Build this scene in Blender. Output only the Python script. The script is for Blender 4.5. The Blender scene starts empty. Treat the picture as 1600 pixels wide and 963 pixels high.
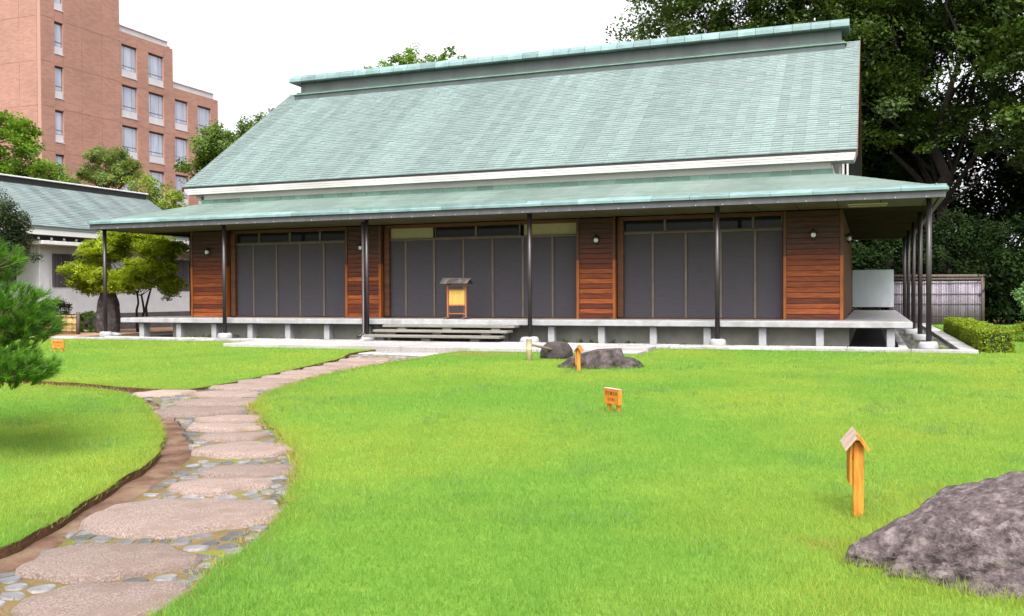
import bpy, math, random
import numpy as np
from mathutils import Vector, Matrix, noise
from mathutils.geometry import delaunay_2d_cdt

random.seed(7)
RNG = np.random.default_rng(7)
scene = bpy.context.scene
col = scene.collection
R = math.radians

# ------------------------------------------------------------------ camera
CAM = Vector((21.412, -21.77, 1.066))
YAW, PITCH, ROLL = R(-21.0), R(-0.836), R(-0.294)
fw = Vector((math.sin(YAW) * math.cos(PITCH), math.cos(YAW) * math.cos(PITCH), math.sin(PITCH)))
rt0 = Vector((math.cos(YAW), -math.sin(YAW), 0))
up0 = rt0.cross(fw)
rt = rt0 * math.cos(ROLL) + up0 * math.sin(ROLL)
up = up0 * math.cos(ROLL) - rt0 * math.sin(ROLL)
cam_data = bpy.data.cameras.new('camera')
cam = bpy.data.objects.new('camera', cam_data)
col.objects.link(cam)
cam.matrix_world = Matrix(((rt.x, up.x, -fw.x, CAM.x), (rt.y, up.y, -fw.y, CAM.y), (rt.z, up.z, -fw.z, CAM.z), (0, 0, 0, 1)))
cam_data.sensor_fit = 'HORIZONTAL'
cam_data.sensor_width = 36
cam_data.lens = 1459.6 / 1600 * 36
cam_data.clip_start = 0.05
cam_data.clip_end = 2000
scene.camera = cam

# ------------------------------------------------------------------ sky, sun, exposure
SUN_ELEV, SUN_AZ = R(55), R(158)          # azimuth measured clockwise from +Y: behind the camera, a little to its right
world = bpy.data.worlds.new('World')
scene.world = world
world.use_nodes = True
wn = world.node_tree
wn.nodes.clear()
sky = wn.nodes.new('ShaderNodeTexSky')
sky.sky_type = 'NISHITA'
sky.sun_disc = False
sky.sun_elevation = SUN_ELEV
sky.sun_rotation = SUN_AZ
sky.air_density = 1.0
sky.dust_density = 6.0
sky.ozone_density = 0.6
hsv = wn.nodes.new('ShaderNodeHueSaturation')
hsv.inputs['Saturation'].default_value = 0.12      # high overcast: a white sky
bg = wn.nodes.new('ShaderNodeBackground')
bg.inputs['Strength'].default_value = 0.15
wo = wn.nodes.new('ShaderNodeOutputWorld')
wn.links.new(sky.outputs[0], hsv.inputs['Color'])
wn.links.new(hsv.outputs[0], bg.inputs['Color'])
wn.links.new(bg.outputs[0], wo.inputs['Surface'])
sun_data = bpy.data.lights.new('sun', 'SUN')
sun_data.energy = 1.0
sun_data.angle = R(30)
sun_data.color = (1, 0.96, 0.9)
sun = bpy.data.objects.new('sun', sun_data)
col.objects.link(sun)
sd = Vector((math.sin(SUN_AZ) * math.cos(SUN_ELEV), math.cos(SUN_AZ) * math.cos(SUN_ELEV), math.sin(SUN_ELEV)))
sun.rotation_euler = sd.to_track_quat('Z', 'Y').to_euler()
sun.location = (0, -40, 60)
vs = scene.view_settings
vs.view_transform = 'Standard'
vs.look = 'None'
vs.exposure = 1.6
vs.gamma = 1.0
vs.use_curve_mapping = False
scene.cycles.max_bounces = 6
scene.cycles.diffuse_bounces = 3
scene.cycles.transmission_bounces = 3
scene.cycles.transparent_max_bounces = 4
scene.cycles.use_denoising = True

# ------------------------------------------------------------------ helpers
def tag(o, label=None, cat=None, group=None, kind=None):
    for k, v in (('label', label), ('category', cat), ('group', group), ('kind', kind)):
        if v:
            o[k] = v
    return o

def empty(name, loc=(0, 0, 0), rz=0, parent=None):
    o = bpy.data.objects.new(name, None)
    col.objects.link(o)
    o.location = loc
    o.rotation_euler = (0, 0, rz)
    o.parent = parent
    o.empty_display_size = 0.2
    return o

def place(name, mesh, parent=None, loc=(0, 0, 0), rot=(0, 0, 0), scale=(1, 1, 1)):
    o = bpy.data.objects.new(name, mesh)
    col.objects.link(o)
    o.location = loc
    o.rotation_euler = rot
    o.scale = scale
    o.parent = parent
    return o

def np_mesh(name, verts, faces, mat, tint=None, smooth=False):
    """verts (n,3), faces (m,k) of one k"""
    me = bpy.data.meshes.new(name)
    verts = np.asarray(verts, np.float32)
    faces = np.asarray(faces, np.int32)
    m, k = faces.shape
    me.vertices.add(len(verts))
    me.vertices.foreach_set('co', verts.ravel())
    me.loops.add(m * k)
    me.loops.foreach_set('vertex_index', faces.ravel())
    me.polygons.add(m)
    me.polygons.foreach_set('loop_start', np.arange(0, m * k, k, dtype=np.int32))
    me.polygons.foreach_set('loop_total', np.full(m, k, np.int32))
    if smooth:
        me.polygons.foreach_set('use_smooth', np.ones(m, bool))
    me.update(calc_edges=True)
    if tint is not None:
        a = me.attributes.new('tint', 'FLOAT', 'FACE')
        a.data.foreach_set('value', np.asarray(tint, np.float32))
    me.materials.append(mat)
    return me

class MB:
    """collects simple solids and links them as one mesh"""
    def __init__(self):
        self.v, self.f, self.t, self.s = [], [], [], []
    def add(self, vs_, fs, tint=0.5, smooth=False):
        n = len(self.v)
        self.v += [tuple(p) for p in vs_]
        for f_ in fs:
            self.f.append([i + n for i in f_])
            self.t.append(tint)
            self.s.append(smooth)
        return self
    def box(self, x0, x1, y0, y1, z0, z1, tint=0.5):
        return self.add([(x0, y0, z0), (x1, y0, z0), (x1, y1, z0), (x0, y1, z0), (x0, y0, z1), (x1, y0, z1), (x1, y1, z1), (x0, y1, z1)],
                        [(0, 3, 2, 1), (4, 5, 6, 7), (0, 1, 5, 4), (1, 2, 6, 5), (2, 3, 7, 6), (3, 0, 4, 7)], tint)
    def bev(self, x0, x1, y0, y1, z0, z1, b=0.01, tint=0.5):
        """box with chamfered edges"""
        X, Y, Z = (x0, x1), (y0, y1), (z0, z1)
        vs_, idx = [], {}
        for i in (0, 1):
            for j in (0, 1):
                for k in (0, 1):
                    sx, sy, sz = (b, -b)[i], (b, -b)[j], (b, -b)[k]
                    for ax in range(3):
                        p = [X[i] + sx, Y[j] + sy, Z[k] + sz]
                        p[ax] = (X[i], Y[j], Z[k])[ax]
                        idx[(i, j, k, ax)] = len(vs_)
                        vs_.append(p)
        fs = []
        for ax in range(3):
            for s in (0, 1):
                o1, o2 = [a for a in range(3) if a != ax]
                q = []
                for (a, b_) in ((0, 0), (1, 0), (1, 1), (0, 1)):
                    c = [0, 0, 0]
                    c[ax], c[o1], c[o2] = s, a, b_
                    q.append(idx[(*c, ax)])
                fs.append(q)
        for ax in range(3):
            o1, o2 = [a for a in range(3) if a != ax]
            for a in (0, 1):
                for b_ in (0, 1):
                    q = []
                    for s, which in ((0, o1), (1, o1), (1, o2), (0, o2)):
                        c = [0, 0, 0]
                        c[ax], c[o1], c[o2] = s, a, b_
                        q.append(idx[(*c, which)])
                    fs.append(q)
        for i in (0, 1):
            for j in (0, 1):
                for k in (0, 1):
                    fs.append([idx[(i, j, k, 0)], idx[(i, j, k, 1)], idx[(i, j, k, 2)]])
        return self.add(vs_, fs, tint)
    def tube(self, pts, rad, n=8, tint=0.5, cap=True, smooth=True):
        pts = [Vector(p) for p in pts]
        if not hasattr(rad, '__len__'):
            rad = [rad] * len(pts)
        vs_ = []
        ref = None
        for i, p in enumerate(pts):
            d = (pts[min(i + 1, len(pts) - 1)] - pts[max(i - 1, 0)]).normalized()
            if ref is None:
                ref = Vector((1, 0, 0)) if abs(d.x) < .8 else Vector((0, 1, 0))
            a = d.cross(ref).normalized()
            b = d.cross(a).normalized()
            ref = -b if False else ref
            for k in range(n):
                t = 2 * math.pi * k / n
                vs_.append(p + (a * math.cos(t) + b * math.sin(t)) * rad[i])
        fs = []
        for i in range(len(pts) - 1):
            for k in range(n):
                fs.append((i * n + k, i * n + (k + 1) % n, (i + 1) * n + (k + 1) % n, (i + 1) * n + k))
        self.add(vs_, fs, tint, smooth)
        if cap:
            m = len(self.v) - len(vs_)
            self.f += [[m + k for k in range(n)][::-1], [m + (len(pts) - 1) * n + k for k in range(n)]]
            self.t += [tint, tint]
            self.s += [False, False]
        return self
    def lathe(self, cx, cy, prof, n=14, tint=0.5, smooth=True):
        vs_ = [(cx + r * math.cos(2 * math.pi * k / n), cy + r * math.sin(2 * math.pi * k / n), z) for r, z in prof for k in range(n)]
        fs = [(i * n + k, i * n + (k + 1) % n, (i + 1) * n + (k + 1) % n, (i + 1) * n + k) for i in range(len(prof) - 1) for k in range(n)]
        self.add(vs_, fs, tint, smooth)
        m = len(self.v) - len(vs_)
        self.f += [[m + k for k in range(n)][::-1], [m + (len(prof) - 1) * n + k for k in range(n)]]
        self.t += [tint, tint]
        self.s += [False, False]
        return self
    def mesh(self, name, mat):
        me = bpy.data.meshes.new(name)
        me.from_pydata(self.v, [], self.f)
        a = me.attributes.new('tint', 'FLOAT', 'FACE')
        a.data.foreach_set('value', np.array(self.t, np.float32))
        me.polygons.foreach_set('use_smooth', np.array(self.s, bool))
        me.materials.append(mat)
        me.update()
        return me
    def build(self, name, mat, parent=None, loc=(0, 0, 0), rz=0):
        return place(name, self.mesh(name, mat), parent, loc, (0, 0, rz))

# ------------------------------------------------------------------ materials
def new_mat(name):
    m = bpy.data.materials.new(name)
    m.use_nodes = True
    nt = m.node_tree
    nt.nodes.clear()
    out = nt.nodes.new('ShaderNodeOutputMaterial')
    return m, nt, out

def nd(nt, t, **kw):
    n = nt.nodes.new(t)
    for k, v in kw.items():
        if k in n.inputs:
            n.inputs[k].default_value = v
        else:
            setattr(n, k, v)
    return n

def mat(name, c1, c2=None, scale=6, stretch=(1, 1, 1), rough=0.7, bump=0.0, bump_scale=40, tint=0.0, detail=6, spec=0.3, c3=None, c3_scale=1.2, metal=0.0, lo=.35, hi=.65, tint_cols=None):
    """two-colour noise surface; tint = how far the per-face 'tint' value lightens or darkens it"""
    m, nt, out = new_mat(name)
    lk = nt.links.new
    bs = nd(nt, 'ShaderNodeBsdfPrincipled', Roughness=rough, Metallic=metal)
    bs.inputs['Specular IOR Level'].default_value = spec
    tc = nd(nt, 'ShaderNodeTexCoord')
    mp = nd(nt, 'ShaderNodeMapping')
    mp.inputs['Scale'].default_value = stretch
    lk(tc.outputs['Object'], mp.inputs[0])
    ns = nd(nt, 'ShaderNodeTexNoise', Scale=scale, Detail=detail, Roughness=0.6)
    lk(mp.outputs[0], ns.inputs['Vector'])
    rp = nd(nt, 'ShaderNodeValToRGB')
    rp.color_ramp.elements[0].position = lo
    rp.color_ramp.elements[1].position = hi
    rp.color_ramp.elements[0].color = (*c1, 1)
    rp.color_ramp.elements[1].color = (*(c2 or c1), 1)
    lk(ns.outputs['Fac'], rp.inputs[0])
    c = rp.outputs[0]
    if c3:
        n2 = nd(nt, 'ShaderNodeTexNoise', Scale=c3_scale, Detail=5, Roughness=0.6)
        lk(mp.outputs[0], n2.inputs['Vector'])
        r2 = nd(nt, 'ShaderNodeValToRGB')
        r2.color_ramp.elements[0].position = .5
        r2.color_ramp.elements[1].position = .68
        lk(n2.outputs['Fac'], r2.inputs[0])
        mx = nd(nt, 'ShaderNodeMix', data_type='RGBA')
        lk(r2.outputs[0], mx.inputs[0])
        lk(c, mx.inputs[6])
        mx.inputs[7].default_value = (*c3, 1)
        c = mx.outputs[2]
    if tint:
        at = nd(nt, 'ShaderNodeAttribute', attribute_name='tint')
        mr = nd(nt, 'ShaderNodeMapRange')
        mr.inputs['To Min'].default_value = 1 - tint
        mr.inputs['To Max'].default_value = 1 + tint
        lk(at.outputs['Fac'], mr.inputs[0])
        hs = nd(nt, 'ShaderNodeHueSaturation')
        lk(c, hs.inputs['Color'])
        lk(mr.outputs[0], hs.inputs['Value'])
        c = hs.outputs[0]
    if tint_cols:
        at = nd(nt, 'ShaderNodeAttribute', attribute_name='tint')
        tr_ = nd(nt, 'ShaderNodeValToRGB')
        tr_.color_ramp.elements[0].color = (*tint_cols[0], 1)
        tr_.color_ramp.elements[1].color = (*tint_cols[-1], 1)
        if len(tint_cols) == 3:
            e_ = tr_.color_ramp.elements.new(.5)
            e_.color = (*tint_cols[1], 1)
        lk(at.outputs['Fac'], tr_.inputs[0])
        mu = nd(nt, 'ShaderNodeMix', data_type='RGBA', blend_type='MULTIPLY')
        mu.inputs[0].default_value = 1.0
        lk(tr_.outputs[0], mu.inputs[6])
        lk(c, mu.inputs[7])
        c = mu.outputs[2]
    lk(c, bs.inputs['Base Color'])
    if bump:
        nb = nd(nt, 'ShaderNodeTexNoise', Scale=bump_scale, Detail=6, Roughness=0.65)
        lk(mp.outputs[0], nb.inputs['Vector'])
        bp = nd(nt, 'ShaderNodeBump', Strength=bump, Distance=0.035 if bump >= .9 else 0.02)
        lk(nb.outputs['Fac'], bp.inputs['Height'])
        lk(bp.outputs[0], bs.inputs['Normal'])
    lk(bs.outputs[0], out.inputs[0])
    return m

def leaf_mat(name, dark, light, trans=0.35, rough=0.5, yellow=None, patch=0.25, spec=0.25):
    m, nt, out = new_mat(name)
    lk = nt.links.new
    at = nd(nt, 'ShaderNodeAttribute', attribute_name='tint')
    rp = nd(nt, 'ShaderNodeValToRGB')
    rp.color_ramp.elements[0].color = (*dark, 1)
    rp.color_ramp.elements[1].color = (*light, 1)
    lk(at.outputs['Fac'], rp.inputs[0])
    c = rp.outputs[0]
    if yellow:
        tc = nd(nt, 'ShaderNodeTexCoord')
        ns = nd(nt, 'ShaderNodeTexNoise', Scale=patch, Detail=4, Roughness=0.6)
        lk(tc.outputs['Object'], ns.inputs['Vector'])
        r2 = nd(nt, 'ShaderNodeValToRGB')
        r2.color_ramp.elements[0].position = .42
        r2.color_ramp.elements[1].position = .62
        lk(ns.outputs['Fac'], r2.inputs[0])
        mx = nd(nt, 'ShaderNodeMix', data_type='RGBA')
        lk(r2.outputs[0], mx.inputs[0])
        lk(c, mx.inputs[6])
        mx.inputs[7].default_value = (*yellow, 1)
        c = mx.outputs[2]
    bs = nd(nt, 'ShaderNodeBsdfPrincipled', Roughness=rough)
    bs.inputs['Specular IOR Level'].default_value = spec
    tr = nd(nt, 'ShaderNodeBsdfTranslucent')
    ms = nd(nt, 'ShaderNodeMixShader', Fac=trans)
    lk(c, bs.inputs['Base Color'])
    lk(c, tr.inputs['Color'])
    lk(bs.outputs[0], ms.inputs[1])
    lk(tr.outputs[0], ms.inputs[2])
    lk(ms.outputs[0], out.inputs[0])
    return m

def brick_mat(name):
    m, nt, out = new_mat(name)
    lk = nt.links.new
    tc = nd(nt, 'ShaderNodeTexCoord')
    sp = nd(nt, 'ShaderNodeSeparateXYZ')
    lk(tc.outputs['Object'], sp.inputs[0])
    ad = nd(nt, 'ShaderNodeMath', operation='ADD')
    lk(sp.outputs[0], ad.inputs[0])
    lk(sp.outputs[1], ad.inputs[1])
    cb = nd(nt, 'ShaderNodeCombineXYZ')
    lk(ad.outputs[0], cb.inputs[0])
    lk(sp.outputs[2], cb.inputs[1])
    bk = nd(nt, 'ShaderNodeTexBrick', Scale=1.0)
    bk.inputs['Brick Width'].default_value = 0.42
    bk.inputs['Row Height'].default_value = 0.13
    bk.inputs['Mortar Size'].default_value = 0.008
    bk.inputs['Color1'].default_value = (.28, .148, .108, 1)
    bk.inputs['Color2'].default_value = (.22, .112, .085, 1)
    bk.inputs['Mortar'].default_value = (.275, .165, .125, 1)
    bk.inputs['Bias'].default_value = -0.1
    lk(cb.outputs[0], bk.inputs['Vector'])
    ns = nd(nt, 'ShaderNodeTexNoise', Scale=0.35, Detail=5)
    lk(cb.outputs[0], ns.inputs['Vector'])
    hs = nd(nt, 'ShaderNodeHueSaturation')
    mr = nd(nt, 'ShaderNodeMapRange')
    mr.inputs['To Min'].default_value = .8
    mr.inputs['To Max'].default_value = 1.2
    lk(ns.outputs['Fac'], mr.inputs[0])
    lk(mr.outputs[0], hs.inputs['Value'])
    lk(bk.outputs[0], hs.inputs['Color'])
    bs = nd(nt, 'ShaderNodeBsdfPrincipled', Roughness=0.75)
    lk(hs.outputs[0], bs.inputs['Base Color'])
    lk(bs.outputs[0], out.inputs[0])
    return m

def glass_mat(name, c=(.012, .013, .014), rough=0.05):
    m, nt, out = new_mat(name)
    bs = nd(nt, 'ShaderNodeBsdfPrincipled', Roughness=rough)
    bs.inputs['Base Color'].default_value = (*c, 1)
    bs.inputs['Specular IOR Level'].default_value = 0.12
    nt.links.new(bs.outputs[0], out.inputs[0])
    return m

M = {}
M['soil'] = mat('soil', (.075, .040, .027), (.165, .098, .070), scale=4, rough=.95, bump=1.0, bump_scale=25, c3=(.19, .135, .09), c3_scale=2.2, spec=.1, detail=10)
M['moss_bed'] = mat('moss_bed', (.15, .115, .045), (.20, .14, .075), scale=9, rough=.95, bump=.9, bump_scale=50, c3=(.16, .19, .03), c3_scale=3.2, spec=.1, detail=9)
M['lawn'] = mat('lawn_turf', (.085, .165, .020), (.115, .195, .026), scale=3, rough=.95, bump=.5, bump_scale=60, spec=.1)
M['turf_edge'] = mat('turf_edge', (.06, .032, .018), (.12, .06, .035), scale=14, rough=.95, bump=.8, bump_scale=40, spec=.1)
M['sand'] = mat('sand', (.26, .16, .10), (.32, .21, .14), scale=8, rough=.95, bump=.3, bump_scale=80, spec=.1)
M['gravel'] = mat('gravel', (.045, .042, .04), (.11, .105, .105), scale=30, rough=.9, bump=.8, bump_scale=60, tint=.35)
M['concrete'] = mat('concrete', (.24, .24, .245), (.32, .32, .325), scale=5, rough=.85, bump=.15, bump_scale=60, c3=(.20, .195, .19), c3_scale=1.6)
M['concrete_top'] = mat('concrete_top', (.19, .175, .165), (.25, .235, .22), scale=5, rough=.75, bump=.1, bump_scale=60)
M['plinth'] = mat('plinth', (.34, .33, .29), (.42, .41, .36), scale=4, rough=.9)
M['kerb'] = mat('kerb_granite', (.24, .235, .235), (.36, .35, .35), scale=24, rough=.85, bump=.2, bump_scale=120, tint=.15, c3=(.19, .18, .17), c3_scale=1.3)
M['paving'] = mat('paving_granite', (.25, .235, .23), (.34, .32, .315), scale=20, rough=.85, bump=.2, bump_scale=120, tint=.12, c3=(.25, .225, .21), c3_scale=1.1)
M['copper'] = mat('copper_patina', (.118, .160, .155), (.138, .186, .180), scale=3, rough=.55, tint=.19, bump=.08, bump_scale=15, spec=.35, c3=(.130, .168, .162), c3_scale=.9)
M['copper_lower'] = mat('copper_patina_grey', (.078, .114, .098), (.105, .145, .126), scale=1.7, stretch=(1, .5, 1), rough=.6, tint=.24, bump=.08, bump_scale=15, spec=.3, c3=(.11, .14, .128), c3_scale=.8)
M['copper_bright'] = mat('copper_bright', (.105, .170, .172), (.155, .225, .228), scale=2.5, rough=.5, tint=.2, c3=(.095, .16, .15), c3_scale=2.2)
M['copper_green'] = mat('copper_green', (.075, .145, .11), (.11, .185, .145), scale=3, rough=.6, tint=.2)
M['ridge_grey'] = mat('ridge_grey', (.045, .056, .056), (.065, .078, .077), scale=2, stretch=(1, 1, .2), rough=.6, c3=(.055, .078, .072), c3_scale=1)
M['white_paint'] = mat('white_paint', (.55, .54, .53), (.62, .61, .60), scale=2, stretch=(.3, 1, 1), rough=.6)
M['eave_white'] = mat('eave_white', (.35, .345, .335), (.42, .415, .405), scale=2, stretch=(.3, 1, 1), rough=.6, c3=(.31, .30, .285), c3_scale=.7)
M['fascia_dark'] = mat('fascia_dark', (.062, .062, .072), (.09, .088, .10), scale=2, stretch=(2, 1, .3), rough=.55)
M['steel_dark'] = mat('steel_dark', (.018, .014, .015), (.032, .024, .025), scale=6, stretch=(1, 1, .2), rough=.4, spec=.5)
M['soffit'] = mat('soffit', (.075, .062, .03), (.10, .083, .042), scale=2, stretch=(1, .3, 1), rough=.75, tint=.1)
M['soffit_dark'] = mat('soffit_dark', (.030, .024, .015), (.045, .036, .022), scale=2, rough=1.0, spec=0.0)
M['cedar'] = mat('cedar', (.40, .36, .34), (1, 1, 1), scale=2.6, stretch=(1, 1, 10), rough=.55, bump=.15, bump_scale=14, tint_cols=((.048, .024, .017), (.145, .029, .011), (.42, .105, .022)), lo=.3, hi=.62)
M['cedar_trim'] = mat('cedar_trim', (.60, .55, .5), (1, 1, 1), scale=3, stretch=(4, 4, .5), rough=.5, tint_cols=((.10, .042, .02), (.40, .115, .018)))
M['door_grey'] = mat('door_mesh', (.056, .050, .061), (.074, .067, .080), scale=3, stretch=(1, 1, 30), rough=.85, bump=.3, bump_scale=60)
M['stile'] = mat('door_stile', (.12, .095, .078), (.16, .125, .10), scale=4, rough=.6)
M['beam_brown'] = mat('beam_brown', (.075, .030, .015), (.125, .050, .022), scale=3, stretch=(.3, 1, 3), rough=.6)
M['cream'] = mat('cream_plaster', (.30, .275, .15), (.34, .31, .18), scale=3, rough=.85)
M['dark_glass'] = glass_mat('dark_glass')
M['dark_wall'] = mat('dark_wall', (.06, .055, .055), (.09, .08, .08), scale=3, rough=.8)
M['iron'] = mat('black_iron', (.015, .015, .016), (.03, .03, .03), scale=20, rough=.45)
M['globe'] = mat('lamp_glass', (.62, .66, .6), (.7, .73, .68), scale=4, rough=.2)
M['grey_wood'] = mat('grey_wood', (.13, .12, .105), (.21, .195, .17), scale=5, stretch=(.3, 6, 6), rough=.8, bump=.2, bump_scale=20)
M['bamboo'] = mat('bamboo', (.36, .23, .09), (.46, .31, .14), scale=4, stretch=(1, 1, .4), rough=.55, tint=.25)
M['bamboo_pale'] = mat('bamboo_pale', (.38, .28, .16), (.47, .36, .23), scale=4, stretch=(1, 1, .3), rough=.5)
M['bamboo_grey'] = mat('bamboo_grey', (.17, .145, .18), (.25, .215, .255), scale=4, stretch=(1, 1, .3), rough=.7, tint=.3)
M['dark_wood'] = mat('dark_wood', (.055, .04, .035), (.10, .075, .065), scale=5, stretch=(4, 4, .5), rough=.75)
M['sign_wood'] = mat('sign_wood', (.34, .095, .008), (.56, .205, .024), scale=9, stretch=(5, 5, .6), rough=.6, tint=.2, bump=.3, bump_scale=20)
M['sign_top'] = mat('sign_top', (.32, .22, .17), (.44, .34, .29), scale=12, rough=.6)
M['ink'] = mat('ink', (.035, .012, .006), rough=.7)
M['board_red'] = mat('board_red', (.24, .075, .03), (.31, .11, .045), scale=5, rough=.5)
M['paper'] = mat('board_panel_yellow', (.34, .215, .035), (.46, .31, .085), scale=7, stretch=(9, 9, .6), rough=.7)
M['shingle_grey'] = mat('small_roof_grey', (.055, .045, .043), (.115, .098, .092), scale=8, rough=.75, tint=.5)
M['rock'] = mat('rock_purple', (.040, .030, .033), (.16, .122, .125), scale=30, rough=.9, bump=1.0, bump_scale=55, c3=(.25, .205, .20), c3_scale=14, spec=.2, detail=12, lo=.32, hi=.66)
M['rock_dark'] = mat('rock_dark', (.024, .019, .019), (.068, .053, .051), scale=9, rough=.9, bump=.9, bump_scale=30, c3=(.105, .083, .078), c3_scale=6)
M['rock_basin'] = mat('rock_basin', (.026, .020, .020), (.055, .042, .042), scale=8, rough=.9, bump=.7, bump_scale=30)
M['slab_stone'] = mat('stepping_granite', (.19, .138, .118), (.36, .272, .24), scale=85, rough=.9, bump=1.0, bump_scale=75, tint=.36, c3=(.23, .165, .135), c3_scale=6, lo=.38, hi=.62)
M['cobble'] = mat('cobble_blue', (.085, .083, .088), (.165, .158, .160), scale=16, rough=.85, bump=.6, bump_scale=60, tint=.5, c3=(.19, .155, .135), c3_scale=3)
M['wing_wall'] = mat('wing_wall', (.45, .45, .47), (.51, .51, .53), scale=2, rough=.85)
M['wing_roof'] = mat('wing_roof_metal', (.140, .180, .178), (.178, .220, .218), scale=1.2, rough=.55, tint=.25, c3=(.165, .19, .19))
M['slat'] = mat('dark_slat', (.05, .042, .05), (.085, .07, .08), scale=5, stretch=(5, 5, .4), rough=.75, tint=.3)
M['white_cap'] = mat('white_cap', (.6, .6, .58), rough=.6)
M['brick'] = brick_mat('brick_tile')
M['brick_joint'] = mat('brick_joint', (.30, .18, .14), rough=.9)
M['win_white'] = mat('spandrel_white', (.36, .35, .37), (.42, .41, .43), scale=1, rough=.6)
M['win_frame'] = mat('window_frame', (.06, .055, .062), rough=.5)
M['pane'] = mat('window_pane', (.22, .25, .32), (.34, .37, .45), scale=.8, stretch=(2, 2, .3), rough=.12, spec=.6)
M['far_white'] = mat('far_white', (.62, .62, .66), rough=.8)
M['panel_white'] = mat('white_sheet', (.36, .39, .42), (.42, .45, .48), scale=2.5, stretch=(1, 1, .4), rough=.5, c3=(.32, .34, .38), c3_scale=1.5)
M['bark'] = mat('bark', (.010, .008, .007), (.028, .022, .018), scale=5, stretch=(4, 4, .8), rough=.95, bump=.6, bump_scale=18)
M['bark_pine'] = mat('bark_pine', (.07, .045, .03), (.15, .10, .07), scale=6, rough=.95, bump=.8, bump_scale=18)
M['grass'] = leaf_mat('grass_blade', (.130, .290, .038), (.208, .366, .066), trans=.5, yellow=(.30, .372, .056), patch=.24, spec=.08)
M['straw'] = leaf_mat('dry_grass', (.22, .20, .05), (.40, .31, .10), trans=.4, spec=.08)
M['tuft'] = leaf_mat('lawn_tuft', (.13, .25, .05), (.22, .35, .11), trans=.5, spec=.12)
M['leaf_zelkova'] = leaf_mat('leaf_zelkova', (.012, .029, .005), (.078, .135, .013), trans=.38)
M['leaf_evergreen'] = leaf_mat('leaf_evergreen', (.005, .012, .004), (.019, .036, .009), trans=.15, rough=.85, spec=.04)
M['leaf_bright'] = leaf_mat('leaf_bright', (.06, .13, .010), (.18, .30, .02), trans=.45)
M['leaf_yellow'] = leaf_mat('leaf_yellow', (.10, .16, .014), (.25, .33, .03), trans=.4)
M['leaf_maple'] = leaf_mat('leaf_maple', (.12, .19, .008), (.42, .48, .022), trans=.58)
M['leaf_pinetree'] = leaf_mat('leaf_pinetree', (.065, .11, .02), (.20, .27, .05), trans=.4)
M['leaf_green'] = leaf_mat('leaf_green', (.042, .088, .010), (.125, .205, .020), trans=.42)
M['leaf_dark'] = leaf_mat('leaf_dark', (.010, .019, .008), (.042, .058, .02), trans=.2)
M['leaf_pale'] = leaf_mat('leaf_pale', (.10, .19, .06), (.26, .40, .15), trans=.4)
M['leaf_hedge'] = leaf_mat('leaf_hedge', (.085, .135, .008), (.24, .31, .015), trans=.4)
M['needle'] = leaf_mat('pine_needle', (.018, .078, .007), (.115, .26, .018), trans=.25)

# ------------------------------------------------------------------ terrain
def ground_z(x, y):
    """height of the lawn's base plane: falls gently from the house to the camera"""
    y = np.asarray(y, float)
    return -.46 + .0155 * (np.clip(y, -40, -1.4) + 21.77)

RIGHT_EDGE = [(18.9, -24.0), (18.55, -20.0), (18.36, -18.36), (18.24, -17.99), (18.05, -17.42), (17.95, -16.92), (17.64, -16.36), (17.31, -15.72), (16.87, -14.99), (16.21, -14.21), (15.23, -13.16), (14.42, -12.33), (13.75, -11.37), (13.37, -10.24), (13.0, -8.64), (12.85, -7.06), (12.96, -5.65), (13.01, -4.3), (13.01, -3.06)]
LEFT_FRONT = [(17.2, -24.0), (16.95, -19.5), (16.72, -18.2), (16.69, -17.79), (16.52, -17.37), (16.24, -16.67), (15.89, -15.94), (15.43, -15.15), (14.99, -14.52), (14.24, -13.7), (13.21, -12.7), (12.2, -11.82), (11.33, -11.3), (10.63, -11.1), (9.93, -11.02), (9.1, -11.0), (4, -11.3), (-8, -12)]
LEFT_BACK = [(-8, -11.5), (4, -10.9), (8.77, -10.55), (9.55, -10.52), (10.43, -10.72), (11.18, -10.88), (11.77, -10.9), (12.19, -10.78), (12.19, -10.04), (12.14, -9.18), (11.89, -7.92), (11.66, -6.55), (11.35, -5.1), (10.9, -4.3), (10.9, -3.06)]

def densify(poly, step=.12):
    out = []
    for a, b in zip(poly[:-1], poly[1:]):
        n = max(1, int(math.hypot(b[0] - a[0], b[1] - a[1]) / step))
        n = min(n, 60)
        for k in range(n):
            t = k / n
            out.append((a[0] + (b[0] - a[0]) * t, a[1] + (b[1] - a[1]) * t))
    out.append(poly[-1])
    return out

def smooth_line(poly, it=2):
    for _ in range(it):
        q = [poly[0]]
        for a, b in zip(poly[:-1], poly[1:]):
            q += [(a[0] * .75 + b[0] * .25, a[1] * .75 + b[1] * .25), (a[0] * .25 + b[0] * .75, a[1] * .25 + b[1] * .75)]
        q.append(poly[-1])
        poly = q
    return poly

def rough_line(poly, amp=.05):
    out = []
    for i, (x, y) in enumerate(poly):
        if 0 < i < len(poly) - 1 and -23 < y < -3.2:
            v = noise.noise_vector(Vector((x * 4, y * 4, 1.7))) + .6 * noise.noise_vector(Vector((x * 13, y * 13, 4)))
            x, y = x + v.x * amp, y + v.y * amp
        out.append((x, y))
    return out

E_R = rough_line(densify(smooth_line(RIGHT_EDGE)))
E_LF = rough_line(densify(smooth_line(LEFT_FRONT)))
E_LB = rough_line(densify(smooth_line(LEFT_BACK)))
EDGES = np.array([p for e in (E_R, E_LF, E_LB) for p in e if p[1] < -3.1])

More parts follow.
